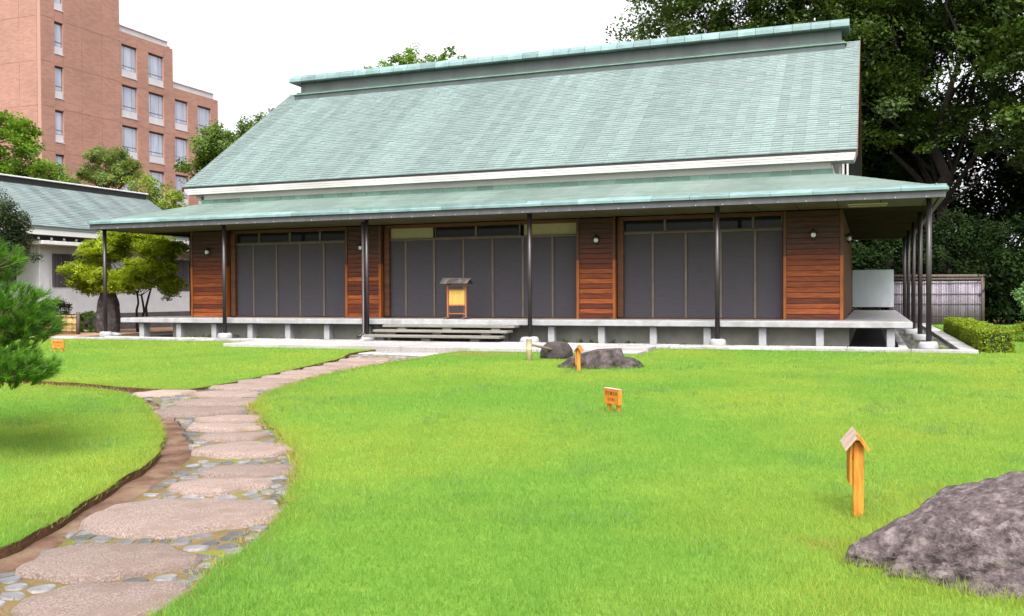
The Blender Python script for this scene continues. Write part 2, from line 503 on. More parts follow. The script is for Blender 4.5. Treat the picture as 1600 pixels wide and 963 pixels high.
def lawn_z(x, y):
    """the turf swells up a little away from the sunken path"""
    x, y = np.atleast_1d(np.asarray(x, float)), np.atleast_1d(np.asarray(y, float))
    d = np.full(len(x), 9.)
    for i in range(0, len(x), 4000):
        dx = x[i:i + 4000, None] - EDGES[None, :, 0]
        dy = y[i:i + 4000, None] - EDGES[None, :, 1]
        d[i:i + 4000] = np.sqrt((dx * dx + dy * dy).min(1))
    t = np.clip(d / 1.6, 0, 1)
    sw = t * t * (3 - 2 * t)
    fade = np.clip((-3.0 - y) / 3, 0, 1)
    un = .03 * np.sin(x * .9 + y * .4) * np.sin(y * .7 - x * .35 + 1) + .015 * np.sin(x * 2.3 + 2) * np.sin(y * 1.9)
    return ground_z(x, y) + (.018 * sw + .5 * un * sw) * fade

def lz(x, y):
    return float(lawn_z([x], [y])[0])

def poly_mask(px, py, poly):
    poly = np.asarray(poly)
    inside = np.zeros(len(px), bool)
    j = len(poly) - 1
    for i in range(len(poly)):
        xi, yi = poly[i]
        xj, yj = poly[j]
        if yi != yj:
            c = ((yi > py) != (yj > py)) & (px < (xj - xi) * (py - yi) / (yj - yi) + xi)
            inside ^= c
        j = i
    return inside

def make_sheet(outline, zf, mat_top, name, skirt=0., skirt_mat=None, spacing=.35, kind='structure'):
    outline = np.array(outline)
    x0, y0 = outline.min(0)
    x1, y1 = outline.max(0)
    gx, gy = np.meshgrid(np.arange(x0, x1, spacing), np.arange(y0, y1, spacing))
    g = np.stack([gx.ravel(), gy.ravel()], 1) + RNG.uniform(-.1, .1, (gx.size, 2)) * spacing
    g = g[poly_mask(g[:, 0], g[:, 1], outline)]
    keep = np.ones(len(g), bool)
    for i in range(0, len(g), 2000):
        d = ((g[i:i + 2000, None] - outline[None]) ** 2).sum(-1).min(1)
        keep[i:i + 2000] = d > (spacing * .3) ** 2
    g = g[keep]
    n = len(outline)
    pts = [Vector(p) for p in outline] + [Vector(p) for p in g]
    edges = [(i, (i + 1) % n) for i in range(n)]
    vo, eo, fo, ov, oe, of = delaunay_2d_cdt(pts, edges, [], 1, 1e-5)
    v2 = np.array([(p.x, p.y) for p in vo])
    z = zf(v2[:, 0], v2[:, 1])
    verts = np.column_stack([v2, z])
    me = bpy.data.meshes.new(name)
    vl = [tuple(p) for p in verts]
    fl = [list(f) for f in fo]
    mi = [0] * len(fl)
    if skirt:
        nv = len(vl)
        src = {}
        for i, oo in enumerate(ov):
            for q in oo:
                src[q] = i
        loop = [src[i] for i in range(n) if i in src]
        m = len(loop)
        ar = sum(outline[i][0] * outline[(i + 1) % n][1] - outline[(i + 1) % n][0] * outline[i][1] for i in range(n))
        for i in loop:
            p = vl[i]
            vl.append((p[0], p[1], p[2] - skirt))
        for i in range(m):
            a, b = loop[i], loop[(i + 1) % m]
            q = [a, nv + i, nv + (i + 1) % m, b]
            fl.append(q if ar > 0 else q[::-1])
            mi.append(1)
    me.from_pydata(vl, [], fl)
    me.materials.append(mat_top)
    if skirt_mat:
        me.materials.append(skirt_mat)
        me.polygons.foreach_set('material_index', np.array(mi, np.int32))
    me.polygons.foreach_set('use_smooth', np.array([k == 0 for k in mi], bool))
    me.update()
    o = place(name, me)
    tag(o, kind=kind)
    return o, verts, np.array([list(f) for f in fo])

# the ground: one sheet out to the horizon
xs = np.concatenate([[-900, -300, -120, -60], np.arange(-40, 61, 2.), [90, 200, 500, 900]])
ys = np.concatenate([[-300, -100, -60], np.arange(-42, 41, 2.), [60, 120, 300, 900, 1500]])
GX, GY = np.meshgrid(xs, ys)
gv = np.column_stack([GX.ravel(), GY.ravel(), ground_z(GX.ravel(), GY.ravel()) - .068])
nx_ = len(xs)
gf = [(j * nx_ + i, j * nx_ + i + 1, (j + 1) * nx_ + i + 1, (j + 1) * nx_ + i) for j in range(len(ys) - 1) for i in range(nx_ - 1)]
tag(place('ground', np_mesh('ground', gv, gf, M['soil'], smooth=True)), kind='structure')

LAWNS = [
    E_R + [(17.05, -3.06), (17.05, -1.40), (23.42, -1.40), (23.42, 17.5), (40, 17.5), (40, -24.0)],
    E_LF + [(-8, -24)],
    E_LB + [(6.62, -3.06), (6.62, -1.40), (-8, -1.40)],
]
lawn_tris = []
for ol in LAWNS:
    lo_, v_, f_ = make_sheet(ol, lawn_z, M['lawn'], 'lawn', skirt=.16, skirt_mat=M['turf_edge'])
    lawn_tris.append((v_, f_))

# grass blades, thick near the camera, thinner with distance
def grass_patch(v_, f_, dmin, dmax, dens, h0, h1, w, segs, seed):
    rng = np.random.default_rng(seed)
    a, b, c = v_[f_[:, 0]], v_[f_[:, 1]], v_[f_[:, 2]]
    area = np.abs(np.cross((b - a)[:, :2], (c - a)[:, :2])) / 2
    cen = (a + b + c) / 3
    rel = cen[:, :2] - np.array([CAM.x, CAM.y])
    d = rel @ np.array([fw.x, fw.y])
    lat = rel @ np.array([rt0.x, rt0.y])
    ok = (d > dmin) & (d < dmax) & (np.abs(lat) < d * .76 + 1.6)
    idx = np.nonzero(ok)[0]
    if not len(idx):
        return None
    n = int(area[idx].sum() * dens)
    pick = rng.choice(idx, n, p=area[idx] / area[idx].sum())
    u, v = rng.random(n), rng.random(n)
    sw = u + v > 1
    u[sw], v[sw] = 1 - u[sw], 1 - v[sw]
    base = a[pick] + (b - a)[pick] * u[:, None] + (c - a)[pick] * v[:, None]
    # clumping: taller, paler tufts in patches
    cl = np.sin(base[:, 0] * 5.1 + 1.3 * np.sin(base[:, 1] * 3.3)) * np.sin(base[:, 1] * 4.7 + 1.1 * np.sin(base[:, 0] * 2.9))
    cl2 = np.sin(base[:, 0] * 1.3 + 2) * np.sin(base[:, 1] * 1.1 + .6 * base[:, 0])
    tuft = np.clip(np.sin(base[:, 0] * 2.1 + 3 * np.sin(base[:, 1] * .8)) * np.sin(base[:, 1] * 2.4 + 2 * np.sin(base[:, 0] * .9 + 1)) - .55, 0, 1)
    h = rng.uniform(h0, h1, n) * (1 + .12 * cl + .1 * cl2 + .6 * tuft)
    ang = rng.uniform(0, 2 * np.pi, n)
    lean = rng.uniform(.1, .9, n)
    la = rng.uniform(0, 2 * np.pi, n)
    side = np.column_stack([np.cos(ang), np.sin(ang), np.zeros(n)]) * (w * rng.uniform(.7, 1.3, n))[:, None]
    tip = np.column_stack([np.cos(la) * lean * h, np.sin(la) * lean * h, h])
    tint = np.clip((.45 + .08 * cl + .10 * cl2) + rng.normal(0, .11, n), 0, 1)
    base[:, 2] -= .008
    if segs == 1:
        verts = np.stack([base - side, base + side, base + tip], 1).reshape(-1, 3)
        faces = np.arange(3 * n).reshape(-1, 3)
        return verts, faces, tint
    mid = base + np.column_stack([tip[:, 0] * .28, tip[:, 1] * .28, tip[:, 2] * .62])
    verts = np.stack([base - side, base + side, mid + side * .8, mid - side * .8, base + tip], 1).reshape(-1, 3)
    k = np.arange(n)[:, None] * 5
    faces = np.concatenate([k + [0, 1, 2], k + [0, 2, 3], k + [3, 2, 4]], 0)
    return verts, faces, np.tile(tint, 3)

for li, (v_, f_) in enumerate(lawn_tris):
    vv, ff, tt = [], [], []
    off = 0
    for k, spec in enumerate(((2.5, 6.5, 8200, .022, .046, .0026, 1), (6.5, 10, 4700, .022, .045, .0030, 1), (10, 15, 2900, .022, .044, .0038, 1), (15, 20, 1300, .02, .042, .006, 1), (20, 28, 640, .02, .04, .009, 1), (28, 42, 140, .02, .04, .018, 1))):
        g = grass_patch(v_, f_, *spec, seed=10 * li + k)
        if g:
            vv.append(g[0]); ff.append(g[1] + off); tt.append(g[2]); off += len(g[0])
    o = place('grass', np_mesh('grass', np.concatenate(vv), np.concatenate(ff), M['grass'], np.concatenate(tt)))
    tag(o, ['short bright green grass on the lawn right of the stone path', 'short bright green grass on the lawn left of the path in front', 'short bright green grass between the left path and the house'][li], 'grass', kind='stuff')

# longer blades that hang over the cut edges of the turf
rng = np.random.default_rng(77)
ev, et = [], []
for line, side in ((E_R, -1), (E_LF, 1), (E_LB, 1)):
    q = np.array([p for p in line if -20.5 < p[1] < -3.2 and p[0] > 6])
    seg = q[1:] - q[:-1]
    ln = np.linalg.norm(seg, axis=1)
    cnt = 420 if side == -1 else 300
    nE = int(ln.sum() * cnt)
    k = rng.choice(len(seg), nE, p=ln / ln.sum())
    t = rng.random(nE)
    nm = np.column_stack([seg[:, 1], -seg[:, 0]]) / (ln[:, None] + 1e-9) * side
    dist = np.hypot(q[k, 0] - CAM.x, q[k, 1] - CAM.y)
    thin = rng.random(nE) < np.clip(7 / dist, .25, 1)
    k, t, dist = k[thin], t[thin], dist[thin]
    nE = len(k)
    patchy = np.sin(q[k, 0] * 3.7 + q[k, 1] * 2.9) * .5 + .5
    off = rng.uniform(-.07, .03, nE) + .04 * patchy if side == -1 else rng.uniform(-.06, .004, nE)
    b = q[k] + seg[k] * t[:, None] + nm[k] * off[:, None]
    z = lawn_z(b[:, 0], b[:, 1]) - np.where(off > 0, .03, .008)
    b3 = np.column_stack([b, z])
    h = rng.uniform(.035, .075, nE)
    ang = rng.uniform(0, 6.28, nE)
    w = .0022 * np.clip(dist / 6, 1, 3)
    sd_ = np.column_stack([np.cos(ang), np.sin(ang), np.zeros(nE)]) * w[:, None]
    out = rng.uniform(.0, .9, nE)
    tip = np.column_stack([nm[k] * (out * h)[:, None] + rng.normal(0, .015, (nE, 2)), h * (1 - .55 * out)])
    ev.append(np.stack([b3 - sd_, b3 + sd_, b3 + tip], 1).reshape(-1, 3))
    et.append(rng.uniform(.2, .9, nE))
for (cx_, cy_, a_, b_, rz_, nE) in ((22.33, -16.20, 1.02, .70, R(21), 3200), (17.08, -6.12, .76, .40, R(16), 900), (21.34, -15.57, .05, .05, 0, 60), (18.68, -11.47, .12, .06, R(-41), 90)):
    th = rng.uniform(0, 6.28, nE)
    rr_ = rng.uniform(.88, 1.12, nE)
    u, w_ = a_ * np.cos(th) * rr_, b_ * np.sin(th) * rr_
    bx, by = cx_ + u * math.cos(rz_) - w_ * math.sin(rz_), cy_ + u * math.sin(rz_) + w_ * math.cos(rz_)
    b3 = np.column_stack([bx, by, lawn_z(bx, by) - .01])
    h = rng.uniform(.05, .10, nE)
    ang = rng.uniform(0, 6.28, nE)
    sd_ = np.column_stack([np.cos(ang), np.sin(ang), np.zeros(nE)]) * .0026
    tip = np.column_stack([rng.normal(0, .025, (nE, 2)), h])
    ev.append(np.stack([b3 - sd_, b3 + sd_, b3 + tip], 1).reshape(-1, 3))
    et.append(rng.uniform(.2, .9, nE))
ev = np.concatenate(ev)
tag(place('grass', np_mesh('grass', ev, np.arange(len(ev)).reshape(-1, 3), M['grass'], np.concatenate(et))), 'shaggy longer grass hanging over the cut turf edges of the path', 'grass', kind='stuff')

# pale coarser tufts in the lawn, and straw where it is worn
rng = np.random.default_rng(79)
tc_ = []
for _ in range(4000):
    dd_, la_ = rng.uniform(4, 17), rng.uniform(-.58, .58)
    x, y = CAM.x + fw.x * dd_ + rt0.x * la_ * dd_, CAM.y + fw.y * dd_ + rt0.y * la_ * dd_
    if noise.noise(Vector((x * .9, y * .9, 5))) > .22 and any(poly_mask(np.array([x]), np.array([y]), o_)[0] for o_ in LAWNS[:2]):
        tc_.append((x, y, dd_))
    if len(tc_) > 420:
        break
tc_ = np.array(tc_)
def blades(cx, cy, spread, per, h0, h1, w, lean):
    n_ = len(cx) * per
    x = np.repeat(cx, per) + rng.normal(0, 1, n_) * spread
    y = np.repeat(cy, per) + rng.normal(0, 1, n_) * spread
    b = np.column_stack([x, y, lawn_z(x, y) - .008])
    h = rng.uniform(h0, h1, n_)
    an, ln_ = rng.uniform(0, 6.28, n_), rng.uniform(0, lean, n_)
    s_ = np.column_stack([np.cos(an), np.sin(an), np.zeros(n_)]) * (np.repeat(w, per) if hasattr(w, '__len__') else w)[..., None]
    a2 = rng.uniform(0, 6.28, n_)
    t_ = np.column_stack([np.cos(a2) * ln_ * h, np.sin(a2) * ln_ * h, h])
    return np.stack([b - s_, b + s_, b + t_], 1).reshape(-1, 3), rng.random(n_)
V, T = blades(tc_[:, 0], tc_[:, 1], .05, 22, .04, .085, .0022 * np.clip(tc_[:, 2] / 6, 1, 3), 1.0)
tag(place('grass_tufts', np_mesh('grass_tufts', V, np.arange(len(V)).reshape(-1, 3), M['tuft'], T)), 'paler coarse grass tufts scattered through the lawn', 'grass', kind='stuff')
q = np.array([p for p in E_R if -19 < p[1] < -3.3])
q = q[rng.integers(0, len(q), 700)] + rng.normal(0, .05, (700, 2))
q = np.concatenate([q, np.column_stack([rng.normal(13.9, .35, 420), rng.normal(-4.0, .18, 420)]), np.column_stack([rng.normal(21.15, .12, 60), rng.normal(-16.25, .1, 60)])])
V, T = blades(q[:, 0], q[:, 1], .03, 7, .012, .04, .003 * np.clip(np.hypot(q[:, 0] - CAM.x, q[:, 1] - CAM.y) / 6, 1, 2.6), 1.4)
tag(place('dry_grass', np_mesh('dry_grass', V, np.arange(len(V)).reshape(-1, 3), M['straw'], T)), 'dry straw coloured grass along the path edge and near the paving', 'grass', kind='stuff')

# ------------------------------------------------------------------ the stone path
STONES = [(17.91, -18.30, .42, .33), (17.43, -17.71, .47, .34), (17.09, -16.74, .64, .50), (16.73, -15.90, .39, .27), (16.63, -15.37, .37, .24), (15.96, -14.56, .51, .44), (15.44, -13.98, .36, .24), (14.91, -13.48, .42, .27), (14.55, -12.95, .36, .24), (13.79, -12.55, .57, .36), (13.47, -11.75, .60, .34), (12.0, -11.12, .42, .38), (12.95, -11.0, .50, .33), (12.72, -10.16, .55, .38), (12.52, -9.42, .46, .32), (12.48, -8.70, .47, .34), (12.32, -7.95, .46, .34), (12.2, -7.15, .48, .38), (12.1, -6.32, .50, .38), (12.05, -5.45, .54, .42)]
bed_left = [(17.35, -24), (17.15, -19.2), (17.02, -18.1), (16.97, -17.77), (16.71, -17.3), (16.42, -16.51), (16.03, -15.6), (15.61, -14.85), (15.02, -14.15), (13.73, -12.94), (12.9, -12.2), (12.3, -11.75), (11.4, -11.28), (11.45, -10.98), (12.19, -10.86), (12.21, -10.0), (12.16, -9.18), (11.91, -7.92), (11.68, -6.55), (11.4, -5.1), (10.95, -4.3), (10.95, -3.9)]
bed = [(x + .02, y) for x, y in densify(smooth_line(bed_left, 1), .3)] + [(x + .05, y) for x, y in reversed([p for p in E_R if p[1] < -3.9][::3])]
path, pv, pf = make_sheet(bed, lambda x, y: ground_z(x, y) - .035, M['moss_bed'], 'garden_path', skirt=.1, skirt_mat=M['soil'], spacing=.5)

def stone_mesh(a, b, h, seed, n=18, rings=(1.0, .96, .80, .45), zs=(0, .7, .95, 1.03), irr=.08, tint=.5, matl=None, name='stepping_stone'):
    m = MB()
    vs_ = []
    lob = []
    for k in range(n):
        t = 2 * math.pi * k / n
        lob.append(1 + irr * noise.noise(Vector((math.cos(t) * 1.4 + seed * 3.1, math.sin(t) * 1.4, seed))) * 2 + irr * .5 * noise.noise(Vector((math.cos(t) * 4, math.sin(t) * 4 + seed, seed))))
    for r, z in zip(rings, zs):
        for k in range(n):
            t = 2 * math.pi * k / n
            rr = r * lob[k]
            x, y = a * rr * math.cos(t), b * rr * math.sin(t)
            vs_.append((x, y, h * z + (0 if z == 0 else .12 * h * noise.noise(Vector((x * 6, y * 6, seed))))))
    vs_.append((0, 0, h * zs[-1]))
    fs = [(i * n + k, i * n + (k + 1) % n, (i + 1) * n + (k + 1) % n, (i + 1) * n + k) for i in range(len(rings) - 1) for k in range(n)]
    fs += [((len(rings) - 1) * n + k, (len(rings) - 1) * n + (k + 1) % n, len(vs_) - 1) for k in range(n)]
    m.add(vs_, fs, tint, True)
    me = m.mesh(name, matl or M['slab_stone'])
    return me

for i, (x, y, a, b) in enumerate(STONES):
    me = stone_mesh(a, b, .085, i + .37, n=36, irr=.15, rings=(1.0, .975, .90, .5), zs=(0, .72, .97, 1.02), tint=[.5, .42, .62, .72, .35, .66, .45, .75, .7, .3, .4, .95, .6, .5, .4, .55, .5, .45, .5, .55][i])
    place('stepping_stone', me, path, (x, y, float(ground_z(x, y)) - .080), (R(random.uniform(-1.2, 1.2)), R(random.uniform(-1.2, 1.2)), R(21) + random.uniform(-.15, .15)))

# cobbles fill the path between the big stones
edge_pts = np.array([p for p in E_R])
cob = []
tries = 0
bedm = np.array(bed)
cand = np.column_stack([RNG.uniform(10.9, 18.9, 90000), RNG.uniform(-21, -4.0, 90000)])
cand = cand[poly_mask(cand[:, 0], cand[:, 1], bedm)]
c21, s21 = math.cos(R(21)), math.sin(R(21))
keep = np.ones(len(cand), bool)
for (x, y, a, b) in STONES:
    u = (cand[:, 0] - x) * c21 + (cand[:, 1] - y) * s21
    w = -(cand[:, 0] - x) * s21 + (cand[:, 1] - y) * c21
    keep &= (u / (a + .045)) ** 2 + (w / (b + .045)) ** 2 > 1
ew = np.sqrt(((cand[:, None] - edge_pts[None, ::2]) ** 2).sum(-1)).min(1)
keep &= ew > .09
el = np.sqrt(((cand[:, None] - np.array(densify(bed_left, .1))[None, ::2]) ** 2).sum(-1)).min(1)
keep &= el > .10
cand = cand[keep]
grid = {}
for x, y in cand:
    r = .046 + .036 * random.random() ** 2
    gi, gj = int(x / .3), int(y / .3)
    ok = all((qx - x) ** 2 + (qy - y) ** 2 >= ((qr + r) * .93) ** 2 for di in (-1, 0, 1) for dj in (-1, 0, 1) for (qx, qy, qr) in grid.get((gi + di, gj + dj), ()))
    if ok:
        grid.setdefault((gi, gj), []).append((x, y, r))
        cob.append((x, y, r))
cob.sort(key=lambda c: (c[0] - CAM.x) ** 2 + (c[1] - CAM.y) ** 2)
cp = np.array(cob)

def cell(i):
    """the cobble fills the space between its neighbours"""
    x, y, r = cp[i]
    rm = r * 1.45
    st_ = random.uniform(.85, 1.25)
    poly = [(rm * st_ * math.cos(a_), rm / st_ * math.sin(a_)) for a_ in np.linspace(0, 2 * math.pi, 11)[:-1] + random.random()]
    d2 = (cp[:, 0] - x) ** 2 + (cp[:, 1] - y) ** 2
    for k in np.nonzero((d2 < .16) & (d2 > 1e-9))[0]:
        nx_, ny_ = cp[k, 0] - x, cp[k, 1] - y
        L2 = nx_ * nx_ + ny_ * ny_
        lim = L2 * .5 - math.sqrt(L2) * .006
        out = []
        for p, q in zip(poly, poly[1:] + poly[:1]):
            a_, b_ = p[0] * nx_ + p[1] * ny_ - lim, q[0] * nx_ + q[1] * ny_ - lim
            if a_ <= 0:
                out.append(p)
            if (a_ < 0) != (b_ < 0):
                t_ = a_ / (a_ - b_)
                out.append((p[0] + (q[0] - p[0]) * t_, p[1] + (q[1] - p[1]) * t_))
        poly = out
        if len(poly) < 3:
            return None
    # knock the corners off
    rd = []
    for p, q in zip(poly, poly[1:] + poly[:1]):
        if math.hypot(q[0] - p[0], q[1] - p[1]) > .02:
            rd += [(p[0] * .8 + q[0] * .2, p[1] * .8 + q[1] * .2), (p[0] * .2 + q[0] * .8, p[1] * .2 + q[1] * .8)]
        else:
            rd.append(((p[0] + q[0]) / 2, (p[1] + q[1]) / 2))
    return rd if len(rd) >= 4 else None

def cobble_solid(poly, h, tilt):
    n_ = len(poly)
    vs_ = []
    for sc_, z in ((1.0, 0), (.985, h * .72), (.86, h * .97)):
        vs_ += [(p[0] * sc_, p[1] * sc_, z + tilt[0] * p[0] + tilt[1] * p[1]) for p in poly]
    fs = [(i * n_ + k, i * n_ + (k + 1) % n_, (i + 1) * n_ + (k + 1) % n_, (i + 1) * n_ + k) for i in range(2) for k in range(n_)]
    fs.append(tuple(2 * n_ + k for k in range(n_)))
    return vs_, fs

rest = MB()
made = 0
for i in range(len(cp)):
    x, y, r = cp[i]
    if y < -19.4 or noise.noise(Vector((x * 1.1, y * 1.1, 3))) < -.42:
        continue
    poly = cell(i)
    if not poly:
        continue
    h = .047 + random.uniform(-.006, .006)
    vs_, fs = cobble_solid(poly, h, (random.uniform(-.06, .06), random.uniform(-.06, .06)))
    loc = (x, y, float(ground_z(x, y)) - .075)
    if made < 300:
        place('cobble', MB().add(vs_, fs, random.random()).mesh('cobble', M['cobble']), path, loc)
    else:
        rest.add([(v[0] + loc[0], v[1] + loc[1], v[2] + loc[2]) for v in vs_], fs, random.random())
    made += 1
tag(rest.build('cobbles', M['cobble'], path), kind='stuff')

# moss and thin grass in the joints
rng = np.random.default_rng(78)
nM = 9000
mp_ = np.column_stack([rng.uniform(11, 18.6, nM * 4), rng.uniform(-20, -4.2, nM * 4)])
mp_ = mp_[poly_mask(mp_[:, 0], mp_[:, 1], bedm)]
kp = np.array([noise.noise(Vector((p[0] * 1.7, p[1] * 1.7, 9))) > .05 for p in mp_])
for (x, y, a, b) in STONES:
    u = (mp_[:, 0] - x) * c21 + (mp_[:, 1] - y) * s21
    w = -(mp_[:, 0] - x) * s21 + (mp_[:, 1] - y) * c21
    kp &= (u / (a + .02)) ** 2 + (w / (b + .02)) ** 2 > 1
mp_ = mp_[kp]
nM = len(mp_)
b3 = np.column_stack([mp_, ground_z(mp_[:, 0], mp_[:, 1]) - .04])
ang = rng.uniform(0, 6.28, nM)
sd_ = np.column_stack([np.cos(ang), np.sin(ang), np.zeros(nM)]) * .003
tip = np.column_stack([rng.normal(0, .012, (nM, 2)), rng.uniform(.02, .04, nM)])
V = np.stack([b3 - sd_, b3 + sd_, b3 + tip], 1).reshape(-1, 3)
tag(place('moss', np_mesh('moss', V, np.arange(3 * nM).reshape(-1, 3), M['leaf_hedge'], rng.random(nM))), 'thin yellowish moss and grass in the joints of the stone path', 'moss', kind='stuff')

# ------------------------------------------------------------------ kerbs, paving, gravel round the house
def slab_run(parent, x0, x1, y0, y1, z0, z1, step, matl, name, along='x', gap=.008):
    L0, L1 = (x0, x1) if along == 'x' else (y0, y1)
    n = max(1, round((L1 - L0) / step))
    for k in range(n):
        a, b = L0 + (L1 - L0) * k / n + gap / 2, L0 + (L1 - L0) * (k + 1) / n - gap / 2
        dz = random.uniform(-.004, .004)
        m = MB()
        if along == 'x':
            m.bev(a, b, y0, y1, z0, z1 + dz, .008, random.random())
        else:
            m.bev(x0, x1, a, b, z0, z1 + dz, .008, random.random())
        m.build(name, matl, parent)

gb = MB().box(-.9, 23.1, -1.1, 16.4, -.30, -.185).build('gravel_bed', M['gravel'])
tag(gb, kind='structure')
kb = tag(MB().box(-.95, 23.25, -1.32, -1.12, -.4, -.16).build('kerb', M['kerb']), kind='structure')
slab_run(kb, -1.05, 23.40, -1.39, -1.10, -.35, -.085, 1.2, M['kerb'], 'kerb_stone')
slab_run(kb, 23.10, 23.40, -1.09, 16.4, -.35, -.085, 1.2, M['kerb'], 'kerb_stone', 'y')
slab_run(kb, .55, 22.15, -.62, -.40, -.35, -.10, 1.2, M['kerb'], 'kerb_stone')
slab_run(kb, 21.98, 22.15, -.39, 15.4, -.35, -.10, 1.2, M['kerb'], 'kerb_stone', 'y')
pavement = tag(MB().box(6.70, 16.95, -3.0, -1.42, -.40, -.15).build('pavement', M['paving']), kind='structure')
slab_run(pavement, 6.66, 17.0, -2.2, -1.40, -.36, -.088, 1.35, M['paving'], 'paving_slab')
slab_run(pavement, 6.66, 16.4, -3.04, -2.21, -.36, -.095, 1.5, M['paving'], 'paving_slab')
st = MB().bev(10.95, 12.98, -3.95, -3.35, -.42, -.20, .02).build('stone_step', M['kerb'])
tag(st, 'long low granite step where the stone path meets the house paving', 'step')
tag(MB().box(-9, -.96, -1.36, 4.2, -.32, -.135).build('sand_yard', M['sand']), kind='structure')

# loose dark pebbles and a few weeds under the deck
rng = np.random.default_rng(3)
n = 5200
px_ = rng.uniform(-.8, 22.9, n)
py_ = rng.uniform(-.35, 1.5, n)
px_[4200:] = rng.uniform(22.2, 23.05, 1000)
py_[4200:] = rng.uniform(-1.0, 9, 1000)
r_ = rng.uniform(.018, .04, n)
octv = np.array([(1, 0, 0), (0, 1, 0), (-1, 0, 0), (0, -1, 0), (0, 0, .7), (.7, .7, .35), (-.7, .7, .3), (-.7, -.7, .35), (.7, -.7, .3)])
pvx = np.stack([px_, py_, np.full(n, -.182)], 1)[:, None, :] + octv[None] * r_[:, None, None] * rng.uniform(.7, 1.2, (n, 9, 1))
pfc = np.array([(0, 5, 4), (5, 1, 4), (1, 6, 4), (6, 2, 4), (2, 7, 4), (7, 3, 4), (3, 8, 4), (8, 0, 4)])
pff = (np.arange(n)[:, None, None] * 9 + pfc[None]).reshape(-1, 3)
tag(place('gravel', np_mesh('gravel', pvx.reshape(-1, 3), pff, M['gravel'], np.repeat(rng.random(n), 8))), 'dark loose pebbles on the ground under the veranda', 'gravel', kind='stuff')

# ------------------------------------------------------------------ foliage helpers
def leaf_cloud(centers, radii, per, leaf, rng, flat=1.0, up=0.5, droop=0.0, aspect=.55):
    """rhombic leaves scattered in small clumps; returns verts, quads, tint"""
    nC = len(centers)
    n = nC * per
    c = np.repeat(centers, per, 0)
    r = np.repeat(radii, per)
    d = rng.normal(size=(n, 3))
    d /= np.linalg.norm(d, axis=1)[:, None]
    rad = rng.random(n) ** .45
    off = d * (rad * r)[:, None]
    cn = rng.normal(size=(nC, 3)) * .45
    cn[:, 2] = np.abs(cn[:, 2]) + up
    cn /= np.linalg.norm(cn, axis=1)[:, None]
    cn = np.repeat(cn, per, 0)
    # flatten every clump into a spray lying across its own normal
    off -= cn * ((off * cn).sum(1) * (1 - flat))[:, None]
    p = c + off
    nrm = cn + rng.normal(size=(n, 3)) * .45
    nrm /= np.linalg.norm(nrm, axis=1)[:, None]
    a = rng.normal(size=(n, 3))
    a[:, 2] -= droop
    a -= (a * nrm).sum(1)[:, None] * nrm
    a /= np.linalg.norm(a, axis=1)[:, None] + 1e-9
    b = np.cross(nrm, a)
    L = leaf * rng.uniform(.6, 1.3, n)
    A, B = a * (L / 2)[:, None], b * (L * aspect / 2)[:, None]
    verts = np.stack([p - A, p + B, p + A, p - B], 1).reshape(-1, 3)
    faces = np.arange(4 * n).reshape(-1, 4)
    # inside and underside leaves are simply other leaves: tint only varies from leaf to leaf and clump to clump
    tc_ = np.repeat(rng.random(nC), per)
    tint = np.clip(.62 * tc_ + .38 * rng.random(n), 0, 1)
    return verts, faces, tint

def bent(a, b, rng, k=4, amp=.08):
    a, b = np.array(a, float), np.array(b, float)
    L = np.linalg.norm(b - a)
    pts = []
    for i in range(k + 1):
        t = i / k
        q = a + (b - a) * t
        if 0 < i < k:
            q = q + rng.normal(size=3) * L * amp * np.array([1, 1, .6])
        pts.append(q)
    return pts

def tree(name, label, cat, base, fork, trunk_r, blobs, n_cl, per, cl_r, leaf, leafmat, seed, group=None, stems=1, flat=.8, limbs=18, up=.5, bark='bark', shell=.5, droop=0., aspect=.55):
    rng = np.random.default_rng(seed)
    root = empty(name, base)
    tag(root, label, cat, group)
    base = np.array(base, float)
    vol = np.array([b[3] * b[4] * b[5] for b in blobs])
    which = rng.choice(len(blobs), n_cl, p=vol / vol.sum())
    B = np.array(blobs, float)
    d = rng.normal(size=(n_cl, 3))
    d /= np.linalg.norm(d, axis=1)[:, None]
    rad = shell + (1 - shell) * rng.random(n_cl) ** .6
    C = B[which, :3] + d * rad[:, None] * B[which, 3:6]
    rr = cl_r * rng.uniform(.6, 1.35, n_cl)
    v, f, t = leaf_cloud(C - base, rr, per, leaf, rng, flat=flat, up=up, droop=droop, aspect=aspect)
    tr = MB()
    fork = np.array(fork, float)
    forks = []
    for s in range(stems):
        off = rng.normal(size=3) * np.array([1, 1, .1]) * (trunk_r * 2.2 if stems > 1 else 0)
        fk = fork + (rng.normal(size=3) * np.array([.1, .1, .08]) * np.linalg.norm(fork - base) * (2 if stems > 1 else .2))
        b0 = base + off
        b0[2] = base[2] - .15
        pts = bent(b0 - base, fk - base, rng, 5, .035)
        R0 = trunk_r * (1 if stems == 1 else .75)
        tr.tube(pts, [R0 * (1.25 if i == 0 else 1 - .45 * i / 5) for i in range(6)], 9)
        forks.append(fk)
    place('trunk', tr.mesh('trunk', M[bark]), root)
    lm = MB()
    sel = rng.choice(n_cl, min(limbs, n_cl), replace=False)
    for i in sel:
        fk = forks[rng.integers(len(forks))]
        pts = bent(fk - base, C[i] - base, rng, 5, .06)
        r0 = trunk_r * rng.uniform(.12, .3)
        lm.tube(pts, [r0 * (1 - .85 * k / 5) for k in range(6)], 6, cap=False)
        for _ in range(2):
            j = int(np.argmin(((C - C[i]) ** 2).sum(1) + rng.random(n_cl) * cl_r ** 2 * 8))
            pts2 = bent(pts[3], C[j] - base, rng, 3, .08)
            lm.tube(pts2, [r0 * .35, r0 * .25, r0 * .15, r0 * .06], 5, cap=False)
    place('limbs', lm.mesh('limbs', M[bark]), root)
    crown = place('crown', np_mesh('crown', v, f, leafmat, t), root)
    return root

